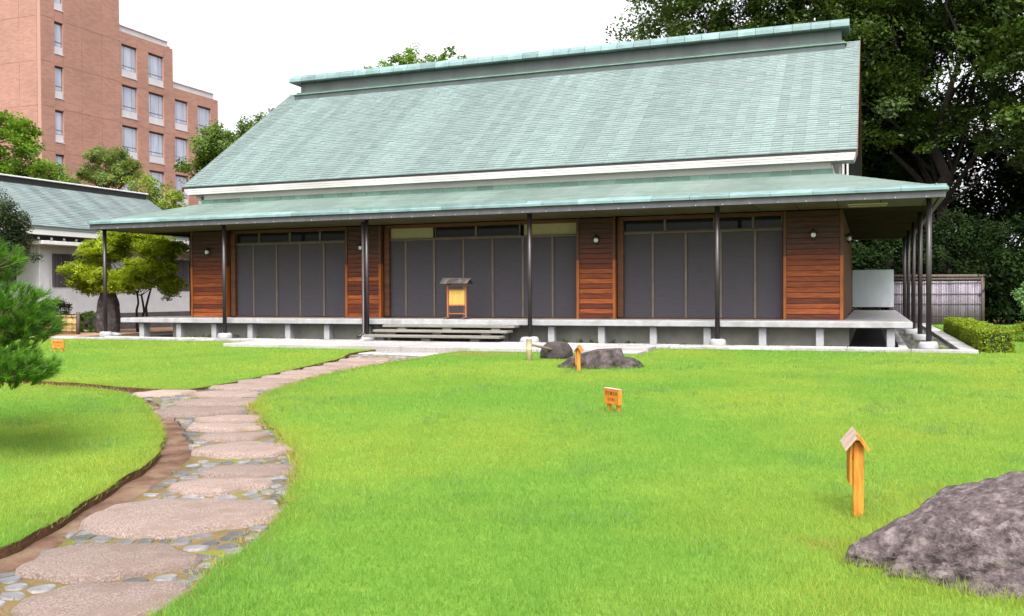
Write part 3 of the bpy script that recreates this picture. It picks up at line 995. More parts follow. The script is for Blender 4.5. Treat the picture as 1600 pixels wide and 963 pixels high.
def shrub(name, label, cat, loc, blobs, n_cl, per, cl_r, leaf, leafmat, seed, group=None, shell=.7, up=.4):
    return tree(name, label, cat, loc, (loc[0], loc[1], loc[2] + blobs[0][5] * .5), max(.02, blobs[0][3] * .06), blobs, n_cl, per, cl_r, leaf, leafmat, seed, group, stems=3, limbs=10, shell=shell, up=up)

# ------------------------------------------------------------------ the house
POSTX = [0, 4.34, 8.935, 13.53, 18.12, 22.57]
POSTY = [3.8, 7.6, 11.4, 15.2]
ZF = .42
house = empty('pavilion', (11.28, 7.6, -.18))
tag(house, 'long low timber pavilion with big green copper roof and dark steel posts', 'house')
HO = Vector((11.28, 7.6, -.18))
def hp(mb, name, matl, parent=house):
    """build a part given in world coordinates"""
    me = mb.mesh(name, matl)
    off = -HO
    me.transform(Matrix.Translation(off))
    return place(name, me, parent)

# posts with stone footings
pm = MB().tube([(0, 0, 0), (0, 0, 3.1)], .057, 14).mesh('post', M['steel_dark'])
fm = stone_mesh(.21, .21, .14, 5.5, n=12, rings=(1.0, .97, .82, .5), zs=(0, .6, .95, 1.0), irr=.12, matl=M['concrete'], name='footing')
ploc = [(x, 0) for x in POSTX] + [(22.57, y) for y in POSTY] + [(0, y) for y in POSTY]
for (x, y) in ploc:
    p = place('post', pm, house, Vector((x, y, 0)) - HO)
    place('footing', fm, p, (0, 0, -.125), (0, 0, random.uniform(0, 6)), (random.uniform(.9, 1.15), random.uniform(.9, 1.1), 1))
dp = place('downpipe', MB().tube([(0, 0, 3.0), (0, 0, .06), (-.03, -.08, .0), (-.10, -.16, -.03)], .04, 10).mesh('downpipe', M['steel_dark']), house, Vector((8.935 - .06, -.09, 0)) - HO)

# body of the house: walls
WY = 1.70
core = MB().box(1.95, 20.62, 2.35, 13.2, ZF - .1, 3.3)
hp(core, 'inner_wall', M['dark_wall'])
hp(MB().box(1.6, 20.95, 1.05, 13.5, -.25, .27), 'plinth', M['plinth'])
pil = [(1.76, 3.12), (7.26, 8.43), (14.22, 15.27), (19.44, 20.81)]
nb = 20
for (a, b) in pil:
    wall = hp(MB().box(a + .04, b - .04, WY + .03, WY + .5, ZF + .002, 3.04), 'timber_wall', M['dark_wood'])
    for k in range(nb):
        z0 = ZF + .005 + (3.04 - ZF - .01) * k / nb
        z1 = ZF + .005 + (3.04 - ZF - .01) * (k + 1) / nb - .010
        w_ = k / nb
        # lower boards redder, upper ones darker: weathering plus soffit shade painted into the tint
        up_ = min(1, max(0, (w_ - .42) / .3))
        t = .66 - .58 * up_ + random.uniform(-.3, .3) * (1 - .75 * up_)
        bm_ = MB()
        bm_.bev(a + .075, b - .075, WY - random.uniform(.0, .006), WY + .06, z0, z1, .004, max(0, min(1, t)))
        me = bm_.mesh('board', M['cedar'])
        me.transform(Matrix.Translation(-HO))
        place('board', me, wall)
    for (p0, p1) in ((a, a + .075), (b - .075, b)):
        tm = MB()
        tm.bev(p0, p1, WY - .03, WY + .12, ZF, 1.95, .005, .8)
        tm.bev(p0 + .001, p1 - .001, WY - .028, WY + .12, 1.951, 3.04, .005, .0)
        me = tm.mesh('corner_trim', M['cedar_trim'])
        me.transform(Matrix.Translation(-HO))
        place('corner_trim', me, wall)
# flank walls (cedar boards too) seen past the right corner, and on the other sides
for nm, xa, xb in (('side_wall', 20.70, 20.79), ('side_wall', 1.78, 1.87)):
    w = hp(MB().box(xa, xb, 2.24, 13.45, ZF, 3.04), nm, M['beam_brown'])
hp(MB().box(1.9, 20.65, 13.35, 13.45, ZF, 3.04), 'rear_wall', M['beam_brown'])

# sliding shutters between the timber walls
def shutters(x0, x1, seams, ztop=2.60):
    xs_ = [x0] + seams + [x1]
    for i in range(len(xs_) - 1):
        a, b = xs_[i], xs_[i + 1]
        yo = .0 if i % 2 else .012
        pnl = hp(MB().bev(a + .012, b - .012, 1.95 + yo, 1.99 + yo, ZF + .03, ztop, .004), 'shutter', M['door_grey'])
        if i:
            me = MB().bev(a - .028, a + .028, 1.925, 1.948, ZF + .03, ztop, .004).mesh('stile', M['stile'])
            me.transform(Matrix.Translation(-HO))
            place('stile', me, pnl)
    hp(MB().bev(x0, x1, 1.91, 2.03, ztop + .003, ztop + .05, .004), 'head_rail', M['stile'])
    hp(MB().bev(x0, x1, 1.91, 2.05, ZF + .002, ZF + .028, .003), 'sill_rail', M['beam_brown'])
    hp(MB().bev(x0, x1, 1.86, 2.06, 2.958, 3.05, .004), 'lintel', M['beam_brown'])

def transom(x0, x1, kinds):
    """strip of glass or plaster above the shutters"""
    n_ = len(kinds)
    for (a, b, kd) in kinds:
        if kd == 'plaster':
            hp(MB().box(a, b, 1.97, 2.03, 2.66, 2.955), 'plaster_panel', M['cream'])
        else:
            g = hp(MB().box(a + .03, b - .03, 1.985, 2.01, 2.68, 2.95), 'transom_window', M['dark_glass'])
            me = MB()
            me.box(a, a + .028, 1.95, 2.03, 2.652, 2.957)
            me.box(b - .028, b, 1.95, 2.03, 2.652, 2.957)
            me.box(a + .029, b - .029, 1.95, 2.03, 2.652, 2.678)
            m2 = me.mesh('window_frame', M['stile'])
            m2.transform(Matrix.Translation(-HO))
            place('window_frame', m2, g)
    hp(MB().bev(x0, x1, 1.93, 2.05, ZF + 2.185 + .05, 2.65, .002), 'rail', M['beam_brown'])

shutters(3.14, 7.24, [3.91, 4.74, 5.57, 6.39])
shutters(8.45, 14.20, [9.09, 9.98, 10.88, 11.75, 12.63, 13.48])
shutters(15.29, 19.42, [16.19, 17.04, 17.91, 18.75])
transom(3.14, 7.24, [(3.2, 4.1, 'g'), (4.1, 5.2, 'g'), (5.2, 6.25, 'g'), (6.25, 7.2, 'g')])
transom(8.45, 14.20, [(8.5, 9.93, 'plaster'), (10.0, 11.25, 'g'), (11.25, 12.55, 'g'), (12.66, 14.18, 'plaster')])
transom(15.29, 19.42, [(15.35, 16.5, 'g'), (16.5, 17.75, 'g'), (17.85, 18.7, 'g'), (18.7, 19.4, 'g')])
for a in (3.14, 8.45, 15.29):      # square jamb posts on the left of every opening, in shade
    hp(MB().bev(a - .01, a + .15, 1.84, 2.2, ZF + .03, 2.955, .006), 'jamb', M['beam_brown'])

# lower roof all round: soffit, fascia, copper
EV = -.40                              # front eave line y
XL, XR, YB = -.17, 22.87, 15.7
sof = MB().box(XL + .12, XR - .12, EV + .12, YB - .12, 3.075, 3.13)
soffit = hp(sof, 'soffit', M['soffit_dark'])
k = 0
x = XL + .2
while x < XR - .3:                     # soffit boards run front to back
    hpm = MB().box(x, min(x + .88, XR - .13), EV + .13, 1.68, 3.060, 3.074, random.random()).mesh('soffit_board', M['soffit'])
    hpm.transform(Matrix.Translation(-HO))
    place('soffit_board', hpm, soffit)
    x += .9
fa = MB()
fa.box(XL, XR, EV, EV + .10, 3.05, 3.19)
fa.box(XL, XR, YB - .10, YB, 3.05, 3.19)
fa.box(XL, XL + .10, EV + .101, YB - .101, 3.05, 3.19)
fa.box(XR - .10, XR, EV + .101, YB - .101, 3.05, 3.19)
fascia = hp(fa, 'fascia', M['fascia_dark'])
bolt = MB().lathe(0, 0, [(.003, -.005), (.009, -.003), (.009, .004), (.003, .005)], 8).mesh('bolt', M['white_cap'])
for k in range(38):
    place('bolt', bolt, fascia, Vector((.3 + .6 * k, EV - .006, 3.068)) - HO, (R(90), 0, 0))

UZ = 3.93                              # where the lower roof meets the upper wall
Lx0, Lx1, Ly0, Ly1 = 2.02, 20.55, 1.96, 13.24
def shingle_face(P0, P1, Q0, Q1, rows, width, t, seed, sub=1, stagger=0.0):
    """overlapping plates on the plane with eave P0-P1 and top Q0-Q1"""
    rng = np.random.default_rng(seed)
    P0, P1, Q0, Q1 = map(lambda p: np.array(p, float), (P0, P1, Q0, Q1))
    ex = (P1 - P0) / np.linalg.norm(P1 - P0)
    nrm = np.cross(ex, Q0 - P0)
    nrm /= np.linalg.norm(nrm)
    V, F_, T = [], [], []
    n0 = 0
    ncol = int(np.linalg.norm(P1 - P0) / width) + 2
    colr = rng.random(ncol)
    for r in range(rows):
        a, b = r / rows, (r + 1.25) / rows
        b = min(b, 1.0)
        A0, A1 = P0 + (Q0 - P0) * a, P1 + (Q1 - P1) * a
        B0, B1 = P0 + (Q0 - P0) * b, P1 + (Q1 - P1) * b
        s0, s1 = (A0 - P0) @ ex, (A1 - P0) @ ex
        u0, u1 = (B0 - P0) @ ex, (B1 - P0) @ ex
        off = (r % 2) * stagger * width
        c = int((s0 - off) / width) - 1
        while c * width + off < s1:
            x0, x1 = c * width + off + .0015, (c + 1) * width + off - .0015
            y0, y1 = max(x0, s0), min(x1, s1)
            if y1 - y0 > .02:
                w0, w1 = min(max(y0, u0), u1), max(min(y1, u1), u0)
                h = t * rng.uniform(.75, 1.25)
                base_a = A0 - ex * s0
                base_b = B0 - ex * u0
                p = [base_a + ex * y0 + nrm * h, base_a + ex * y1 + nrm * h, base_b + ex * w1 + nrm * .002, base_b + ex * w0 + nrm * .002, base_a + ex * y0 - nrm * .01, base_a + ex * y1 - nrm * .01]
                V += p
                F_ += [(n0, n0 + 1, n0 + 2, n0 + 3), (n0 + 4, n0 + 5, n0 + 1, n0)]
                tt_ = np.clip(.6 * colr[c % ncol] + .4 * rng.random(), 0, 1)
                T += [tt_, tt_]
                n0 += 6
            c += 1
    return np.array(V), np.array(F_), np.array(T)

lower = empty('lower_roof', (0, 0, 0), 0, house)
def roof_deck(faces, name, matl, parent):
    m = MB()
    for q in faces:
        m.add(q, [tuple(range(len(q)))])
    return hp(m, name, matl, parent)
ez = 3.205
c4 = [(XL - .03, EV - .03), (XR + .03, EV - .03), (XR + .03, YB + .03), (XL - .03, YB + .03)]
t4 = [(Lx0, Ly0), (Lx1, Ly0), (Lx1, Ly1), (Lx0, Ly1)]
hp(MB().box(XL - .02, XR + .02, EV - .02, YB + .02, 3.191, 3.203), 'roof_deck', M['fascia_dark'], lower)
for s in range(4):
    a, b = c4[s], c4[(s + 1) % 4]
    c, d = t4[s], t4[(s + 1) % 4]
    V, F_, T = shingle_face((*a, ez + .05), (*b, ez + .05), (*c, UZ), (*d, UZ), 14, .92, .008, 40 + s, stagger=.5)
    me = np_mesh('copper_shingles', V - np.array(HO), F_, M['copper_lower'], T)
    tag(place('copper_shingles', me, lower), kind='stuff')
# copper edge strips along the eaves, each piece a part
def edge_strips(p0, p1, inward, n_, seed):
    rr = random.Random(seed)
    p0, p1 = Vector(p0), Vector(p1)
    d = (p1 - p0)
    e = d.normalized()
    inn = Vector(inward)
    for k in range(n_):
        a = p0 + d * (k / n_) + e * .004
        b = p0 + d * ((k + 1) / n_) - e * .004
        m = MB()
        o = -inn * .035
        prof = [(o, 3.196), (o, 3.252), (o * .6, 3.275), (inn * .22, 3.345), (inn * .22, 3.30)]
        vs_ = []
        for q in (a, b):
            for (f_, z) in prof:
                vs_.append((q.x + f_.x, q.y + f_.y, z))
        n5 = len(prof)
        fs = [(i, n5 + i, n5 + i + 1, i + 1) for i in range(n5 - 1)] + [(4, 9, 5, 0), (0, 1, 2, 3, 4), (9, 8, 7, 6, 5)]
        m.add(vs_, fs, rr.random())
        me = m.mesh('edge_strip', M['copper_bright'])
        me.transform(Matrix.Translation(-HO))
        place('edge_strip', me, lower)
edge_strips((XL - .03, EV - .03, 0), (XR + .03, EV - .03, 0), (0, 1, 0), 26, 1)
edge_strips((XR + .03, EV + .02, 0), (XR + .03, YB + .03, 0), (-1, 0, 0), 18, 2)
edge_strips((XL - .03, YB + .03, 0), (XL - .03, EV + .02, 0), (1, 0, 0), 18, 3)
# raised drip guard over the steps
dg = MB()
dg.box(8.4, 13.6, EV - .05, EV + .02, 3.262, 3.34)
hp(dg, 'drip_guard', M['copper_bright'], lower)
# upright flashing plates where the lower roof meets the upper wall
nfl = 38
for k in range(nfl):
    a, b = Lx0 - .03 + (Lx1 - Lx0 + .06) * k / nfl + .012, Lx0 - .03 + (Lx1 - Lx0 + .06) * (k + 1) / nfl - .012
    m = MB().bev(a, b, Ly0 - .05, Ly0 - .01, UZ - .03, UZ + .115, .004, random.random())
    me = m.mesh('flashing_plate', M['copper_green'])
    me.transform(Matrix.Translation(-HO))
    place('flashing_plate', me, lower)
hp(MB().box(Lx0 - .03, Lx1 + .03, Ly0 - .035, Ly0 + .02, UZ - .04, UZ + .10), 'flashing_backing', M['copper_bright'], lower)

# upper wall and main roof
hp(MB().box(Lx0 + .03, Lx1 - .03, Ly0 + .025, Ly1 - .02, 3.6, 4.26), 'upper_wall', M['white_paint'])
RX0, RX1 = 1.45, 21.12
RY0, RYM, RZ0, RZ1 = 1.68, 7.6, 4.44, 8.46
RY1 = 2 * RYM - RY0
for gx0, gx1 in ((20.40, 20.50), (2.06, 2.16)):
    gable = MB()
    gable.add([(gx0, Ly0 + .1, 3.7), (gx0, Ly1 - .1, 3.7), (gx0, Ly1 - .1, 4.5), (gx0, RYM, RZ1 - .3), (gx0, Ly0 + .1, 4.5), (gx1, Ly0 + .1, 3.7), (gx1, Ly1 - .1, 3.7), (gx1, Ly1 - .1, 4.5), (gx1, RYM, RZ1 - .3), (gx1, Ly0 + .1, 4.5)],
              [(0, 1, 2, 3, 4), (9, 8, 7, 6, 5), (0, 5, 6, 1), (1, 6, 7, 2), (2, 7, 8, 3), (3, 8, 9, 4), (4, 9, 5, 0)])
    hp(gable, 'gable_wall', M['dark_wall'])
main = empty('main_roof', (0, 0, 0), 0, house)
# roof body: a thick gable slab
def gslab(x0, x1, ylo, yhi, zlo, zhi, th):
    m = MB()
    vs_ = [(x0, ylo, zlo), (x0, RYM, zhi), (x0, yhi, zlo), (x0, yhi, zlo - th), (x0, RYM, zhi - th), (x0, ylo, zlo - th)]
    vs_ += [(x1, v[1], v[2]) for v in vs_]
    m.add(vs_, [(0, 6, 7, 1), (1, 7, 8, 2), (2, 8, 9, 3), (3, 9, 10, 4), (4, 10, 11, 5), (5, 11, 6, 0), (0, 1, 4, 5), (1, 2, 3, 4), (11, 10, 7, 6), (10, 9, 8, 7)])
    return m
hp(gslab(RX0 + .03, RX1 - .03, RY0 + .02, RY1 - .02, RZ0 - .02, RZ1 - .02, .04), 'roof_deck', M['steel_dark'], main)
for (a, b, s) in (((RX0, RY0), (RX1, RY0), 0), ((RX1, RY1), (RX0, RY1), 1)):
    V, F_, T = shingle_face((a[0], a[1], RZ0), (b[0], b[1], RZ0), (a[0], RYM, RZ1), (b[0], RYM, RZ1), 56, .26, .030, 60 + s)
    me = np_mesh('copper_shingles', V - np.array(HO), F_, M['copper'], T)
    tag(place('copper_shingles', me, main), kind='stuff')
# rake boards
sl = (RZ1 - RZ0) / (RYM - RY0)
for rx in (RX0 - .012, RX1 - .03):
    m = MB()
    for (ya, yb_) in ((RY0, RYM), (RY1, RYM)):
        w = .042
        vs_ = [(rx, ya, RZ0 - .16), (rx, yb_, RZ1 - .16), (rx, yb_, RZ1 + .015), (rx, ya, RZ0 + .015)]
        vs_ += [(rx + w, v[1], v[2]) for v in vs_]
        m.add(vs_, [(0, 1, 2, 3), (7, 6, 5, 4), (0, 4, 5, 1), (1, 5, 6, 2), (2, 6, 7, 3), (3, 7, 4, 0)])
    hp(m, 'rake_board', M['beam_brown'], main)
# white eave boards, stepped, cut back at the ends
def eave_board(y0, y1, za, zb, inset, tin):
    for ysign in (0, 1):
        m = MB()
        a, b = (y0, y1) if not ysign else (2 * RYM - y1, 2 * RYM - y0)
        i0, i1 = inset
        vs_ = [(RX0 + i1, a, za), (RX1 - i1 * .4, a, za), (RX1 - i1 * .4, b, za), (RX0 + i1, b, za), (RX0 + i0, a, zb), (RX1 - i0 * .4, a, zb), (RX1 - i0 * .4, b, zb), (RX0 + i0, b, zb)]
        m.add(vs_, [(0, 3, 2, 1), (4, 5, 6, 7), (0, 1, 5, 4), (1, 2, 6, 5), (2, 3, 7, 6), (3, 0, 4, 7)], .5)
        hp(m, tin[0], tin[1], main)
eave_board(1.70, 2.4, 4.3205, 4.376, (.06, .09), ('eave_board', M['eave_white']))
eave_board(1.706, 2.4, 4.2635, 4.3195, (.09, .13), ('eave_board', M['eave_white']))
eave_board(1.712, 2.4, 4.200, 4.2625, (.13, .2), ('eave_board', M['eave_white']))
# struts at the gable ends under the rakes
for rx in (20.72, 1.85):
    for yy in (2.3, 5.0, 10.2, 12.9):
        zt = RZ0 + (min(yy, 2 * RYM - yy) - RY0) * sl - .17
        hp(MB().bev(rx - .03, rx + .03, yy - .04, yy + .04, 3.75, zt, .005), 'strut', M['white_paint'], main)

# ridge: base course, neck, copper cap
ridge = empty('ridge', (0, 0, 0), 0, house)
hp(MB().bev(1.95, 20.72, RYM - .52, RYM + .52, 8.10, 8.285, .01), 'ridge_base', M['ridge_grey'], ridge)
hp(MB().bev(1.90, 20.76, RYM - .56, RYM + .56, 8.286, 8.335, .012), 'ridge_ledge', M['copper_green'], ridge)
hp(MB().bev(1.99, 20.70, RYM - .46, RYM + .46, 8.336, 8.40, .01), 'ridge_ledge', M['ridge_grey'], ridge)
hp(MB().box(2.12, 20.62, RYM - .36, RYM + .36, 8.401, 8.80), 'ridge_neck', M['ridge_grey'], ridge)
ncap = 36
for k in range(ncap):
    a, b = 1.74 + 19.1 * k / ncap + .006, 1.74 + 19.1 * (k + 1) / ncap - .006
    prof = [(-.52, 8.76), (-.56, 8.79), (-.54, 8.90), (-.46, 9.0), (-.2, 9.085), (0, 9.10), (.2, 9.085), (.46, 9.0), (.54, 8.90), (.56, 8.79), (.52, 8.76)]
    m = MB()
    np_ = len(prof)
    vs_ = [(q, RYM + u, z) for q in (a, b) for (u, z) in prof]
    fs = [(i, i + 1, np_ + i + 1, np_ + i) for i in range(np_ - 1)] + [(0, np_, 2 * np_ - 1, np_ - 1), tuple(range(np_))[::-1], tuple(range(np_, 2 * np_))]
    m.add(vs_, fs, random.random())
    me = m.mesh('ridge_cap', M['copper_bright'])
    me.transform(Matrix.Translation(-HO))
    place('ridge_cap', me, ridge)

# veranda deck on stub supports
deck = empty('veranda_deck', (11.28, .3, -.18))
tag(deck, 'grey concrete veranda deck running along the front of the pavilion', 'veranda')
dm = MB()
for (a, b, c, d) in ((.28, 22.27, .30, 1.66), (20.83, 22.27, 1.662, 14.9), (.28, 1.72, 1.662, 14.9)):
    dm.bev(a, b, c, d, .28, ZF, .012)
me = dm.mesh('deck_slab', M['concrete'])
me.transform(Matrix.Translation((-11.28, -.3, .18)))
place('deck_slab', me, deck)
me = MB().box(.31, 22.24, .33, 1.65, ZF, ZF + .004).mesh('deck_top', M['concrete_top'])
me.transform(Matrix.Translation((-11.28, -.3, .18)))
place('deck_top', me, deck)
sx = [.95, 2.33, 3.6, 4.86, 6.13, 7.4, 8.67, 13.93, 15.23, 16.52, 17.81, 19.08, 20.34, 21.83]
sup = MB().bev(-.085, .085, 0, .28, -.0, .46, .01).mesh('support', M['concrete'])
for x in sx + [10.0, 11.3, 12.6]:
    place('support', sup, deck, (x - 11.28, .14, -.01))
for y in (3, 5, 7, 9, 11, 13):
    for x in (21.83, .95):
        place('support', sup, deck, (x - 11.28, y, -.01))

# timber steps
steps = empty('timber_steps', (11.25, -.3, -.18))
tag(steps, 'three weathered grey timber steps stacked up to the veranda', 'steps')
for (x0, x1, y0, y1, z) in ((9.40, 13.12, -.02, .40, .285), (9.30, 13.05, -.36, .06, .165), (9.20, 12.98, -.70, -.28, .045)):
    me = MB().bev(x0, x1, y0, y1, z - .062, z, .008).mesh('tread', M['grey_wood'])
    me.transform(Matrix.Translation((-11.25, .3, .18)))
    place('tread', me, steps)
for (z0, z1, y0, y1, sh) in ((.1655, .2225, .02, .2, .0), (.0455, .1025, -.28, -.1, -.15), (-.18, -.0175, -.6, -.42, -.3)):
    for x in (9.95, 11.25, 12.6):
        me = MB().box(x + sh - .12, x + sh + .12, y0, y1, z0, z1).mesh('block', M['grey_wood'])
        me.transform(Matrix.Translation((-11.25, .3, .18)))
        place('block', me, steps)
    for x in (9.5, 12.8):
        pass
me = MB().box(9.6, 12.7, .06, .3, -.18, .15).mesh('riser', M['dark_wood'])
me.transform(Matrix.Translation((-11.25, .3, .18)))
place('riser', me, steps)

# wall lanterns
lan_lab = ['black wall lantern on the leftmost timber wall', 'black wall lantern on the second timber wall, half behind a post', 'black wall lantern on the timber wall right of the steps', 'black wall lantern on the rightmost front timber wall']
lp = {}
lp['bracket'] = MB().bev(-.03, .03, -.10, 0, .10, .13, .004).bev(-.045, .045, -.012, 0, -.10, .14, .004).mesh('bracket', M['iron'])
lp['hood'] = MB().lathe(0, -.10, [(.012, .16), (.02, .13), (.035, .12), (.085, .075), (.085, .06)][::-1], 12).mesh('hood', M['iron'])
lp['globe'] = MB().lathe(0, -.10, [(.03, -.055), (.052, -.03), (.06, 0), (.052, .04), (.04, .059)], 12).mesh('globe', M['globe'])
lp['cage'] = MB().lathe(0, -.10, [(.012, -.12), (.03, -.09), (.062, -.07), (.062, -.058), (.02, -.056)], 12).mesh('cage', M['iron'])
for k, (x, z) in enumerate(((2.45, 2.40), (7.82, 2.41), (14.78, 2.45), (20.14, 2.44))):
    o = empty('wall_lantern', (x, WY - .008, z))
    tag(o, lan_lab[k], 'lantern', 'lanterns on the timber walls')
    for n_, me in lp.items():
        place(n_, me, o)
o = empty('wall_lantern', (20.795, 3.6, 2.44), R(90))
tag(o, 'wall lantern on the shaded side wall, just past the right corner', 'lantern', 'lanterns on the timber walls')
for n_, me in lp.items():
    place(n_, me, o)
fl = empty('ceiling_light', (21.35, .62, 3.045))
tag(fl, 'long flat pale ceiling light under the right end of the eave', 'light')
MB().bev(-.42, .42, -.06, .06, -.012, .012, .004).build('housing', M['white_paint'], fl)
MB().bev(-.40, .40, -.05, .05, -.055, -.013, .01).build('cover', M['sign_top'], fl)

# little roofed notice board on the deck
nbd = empty('notice_board', (11.22, .72, ZF + .005))
tag(nbd, 'small roofed wooden notice board with a yellow panel standing on the veranda', 'notice board')
for s in (-1, 1):
    MB().bev(-.022, .022, -.022, .022, .03, .93, .004).build('post', M['board_red'], nbd, (s * .26, 0, 0))
    MB().bev(-.05, .05, -.20, .20, 0, .045, .006).build('foot', M['dark_wood'], nbd, (s * .26, 0, 0))
for z in (.14, .36, .77, .88):
    MB().bev(-.238, .238, -.014, .014, z - .014, z + .014, .003).build('rail', M['board_red'], nbd)
MB().bev(-.225, .225, -.008, .008, .377, .753, .003).build('panel', M['paper'], nbd)
for k in range(9):
    MB().box(-.006, .006, -.006, .006, .155, .345).build('spindle', M['dark_wood'], nbd, (-.2 + .05 * k, 0, 0))
rfm = MB()
rf = empty('roof', (0, 0, .93), 0, nbd)
for s in (-1, 1):
    for k in range(8):
        x0 = -.40 + .10 * k
        m = MB()
        y0, y1, z0, z1 = 0, s * .20, .11, .0
        vs_ = [(x0, y0, z0), (x0 + .092, y0, z0), (x0 + .092, y1, z1), (x0, y1, z1), (x0, y0, z0 + .022), (x0 + .092, y0, z0 + .022), (x0 + .092, y1, z1 + .022), (x0, y1, z1 + .022)]
        m.add(vs_, [(0, 3, 2, 1), (4, 5, 6, 7), (0, 1, 5, 4), (1, 2, 6, 5), (2, 3, 7, 6), (3, 0, 4, 7)], random.random())
        m.build('shingle', M['shingle_grey'], rf)
MB().bev(-.42, .42, -.03, .03, .11, .15, .006).build('ridge', M['shingle_grey'], rf)
for s in (-1, 1):
    MB().bev(-.03, .03, -.15, .15, -.02, .025, .005).build('bracket', M['dark_wood'], rf, (s * .26, 0, 0))

# ------------------------------------------------------------------ left wing with white walls
wing = empty('white_wing', (-8.5, 4, -.15))
tag(wing, 'low white walled side building with grey green roof and dark slatted windows', 'house')
WO = Vector((-8.5, 4, -.15))
def wp(mb, name, matl, parent=wing):
    me = mb.mesh(name, matl)
    me.transform(Matrix.Translation(-WO))
    return place(name, me, parent)
wp(MB().box(-11, -6.0, 3.1, 12.2, -.3, 3.2), 'wall', M['wing_wall'])
wp(MB().box(-11, -7.0, -6, 3.09, -.3, 3.2), 'wall', M['wing_wall'])
wp(MB().bev(-6.02, -5.94, 3.04, 3.45, -.25, 3.1, .01), 'pilaster', M['wing_wall'])
wp(MB().box(-6.0, -5.985, 3.5, 12.2, -.25, .42), 'baseboard', M['dark_wall'])
for (y0, y1, z0, z1, xx) in ((3.62, 6.4, 1.42, 2.62, -6.0), (8.9, 11.8, 1.30, 2.6, -6.0), (-5.5, 2.98, 1.30, 2.62, -7.0)):
    w = wp(MB().box(xx + .001, xx + .012, y0, y1, z0, z1), 'slatted_window', M['win_frame'])
    ns_ = int((y1 - y0) / .11)
    for k in range(ns_):
        ya = y0 + (y1 - y0) * k / ns_ + .012
        me = MB().box(xx + .013, xx + .035, ya, ya + (y1 - y0) / ns_ - .024, z0 + .01, z1 - .01, random.random()).mesh('slat', M['slat'])
        me.transform(Matrix.Translation(-WO))
        place('slat', me, w)
WX0, WX1, WXM, WZ0, WZ1 = -11.6, -5.4, -8.5, 3.52, 5.40
wy0, wy1 = -6.5, 11.0
m = MB()
vs_ = [(WX1, wy0, WZ0), (WXM, wy0, WZ1), (WX0, wy0, WZ0), (WX0, wy0, WZ0 - .1), (WXM, wy0, WZ1 - .1), (WX1, wy0, WZ0 - .1)]
vs_ += [(v[0], wy1, v[2]) for v in vs_]
m.add(vs_, [(0, 1, 7, 6), (1, 2, 8, 7), (2, 3, 9, 8), (3, 4, 10, 9), (4, 5, 11, 10), (5, 0, 6, 11), (0, 5, 4, 1), (1, 4, 3, 2), (6, 7, 10, 11), (7, 8, 9, 10)])
wroof = wp(m, 'roof', M['wing_roof'])
V, F_, T = shingle_face((WX1 + .02, wy0, WZ0), (WX1 + .02, wy1, WZ0), (WXM, wy0, WZ1 + .01), (WXM, wy1, WZ1 + .01), 26, .42, .022, 90)
tag(place('metal_shingles', np_mesh('metal_shingles', V - np.array(WO), F_, M['wing_roof'], T), wroof), kind='stuff')
me = MB().bev(-8.72, -8.28, wy0, 10.85, 5.26, 5.52, .01).mesh('ridge_body', M['iron']); me.transform(Matrix.Translation(-WO)); place('ridge_body', me, wroof)
me = MB().bev(-8.78, -8.22, wy0, 10.92, 5.521, 5.575, .01).mesh('ridge_top', M['white_paint']); me.transform(Matrix.Translation(-WO)); place('ridge_top', me, wroof)
wp(MB().bev(WX1 - .06, WX1 - .02, wy0, wy1 + 1.2, 3.22, 3.42, .006), 'eave_fascia', M['white_paint'])
wp(MB().box(-6.1, -5.62, wy0, wy1 + 1.1, 3.10, 3.2), 'eave_soffit', M['iron'])
wp(MB().bev(-6.1, -5.42, 2.7, 12.3, 2.90, 3.03, .01), 'cornice', M['white_paint'])
for k in range(30):
    y = -5.6 + .55 * k
    r = wp(MB().box(-6.0, -5.56, y - .035, y + .035, 3.075, 3.145), 'rafter', M['iron'])
    me = MB().box(-5.559, -5.545, y - .045, y + .045, 3.07, 3.15).mesh('rafter_cap', M['white_cap'])
    me.transform(Matrix.Translation(-WO))
    place('rafter_cap', me, r)

# ------------------------------------------------------------------ brick office block far behind
BX, FL = -35., 3.27
office = empty('brick_office', (-45, 40, -.15))
tag(office, 'tall terracotta brick office block stepping down in three stages behind the trees', 'building')
BO = Vector((-45, 40, -.15))
def bpart(mb, name, matl, parent=office, loc=None):
    me = mb.mesh(name, matl)
    me.transform(Matrix.Translation(-BO))
    return place(name, me, parent)
bpart(MB().box(-62, BX - .35, 30.1, 37.39, -.2, 29.0), 'core', M['brick_joint'])
bpart(MB().box(-62, BX - .35, 37.40, 43.59, -.2, 22.7), 'core', M['brick_joint'])
bpart(MB().box(-62, BX - .35, 43.6, 49.2, -.2, 19.4), 'core', M['brick_joint'])
ZW = [21.47 + 2 * FL - FL * k for k in range(9)]       # window heads, top to bottom
mortar = MB()
def panel(y0, y1, z0, z1):
    g = .014
    mortar.box(BX - .34, BX - .018, y0, y1, z0, z1)
    bpart(MB().box(BX - .36, BX, y0 + g, y1 - g, z0 + g, z1 - g), 'brick_panel', M['brick'])
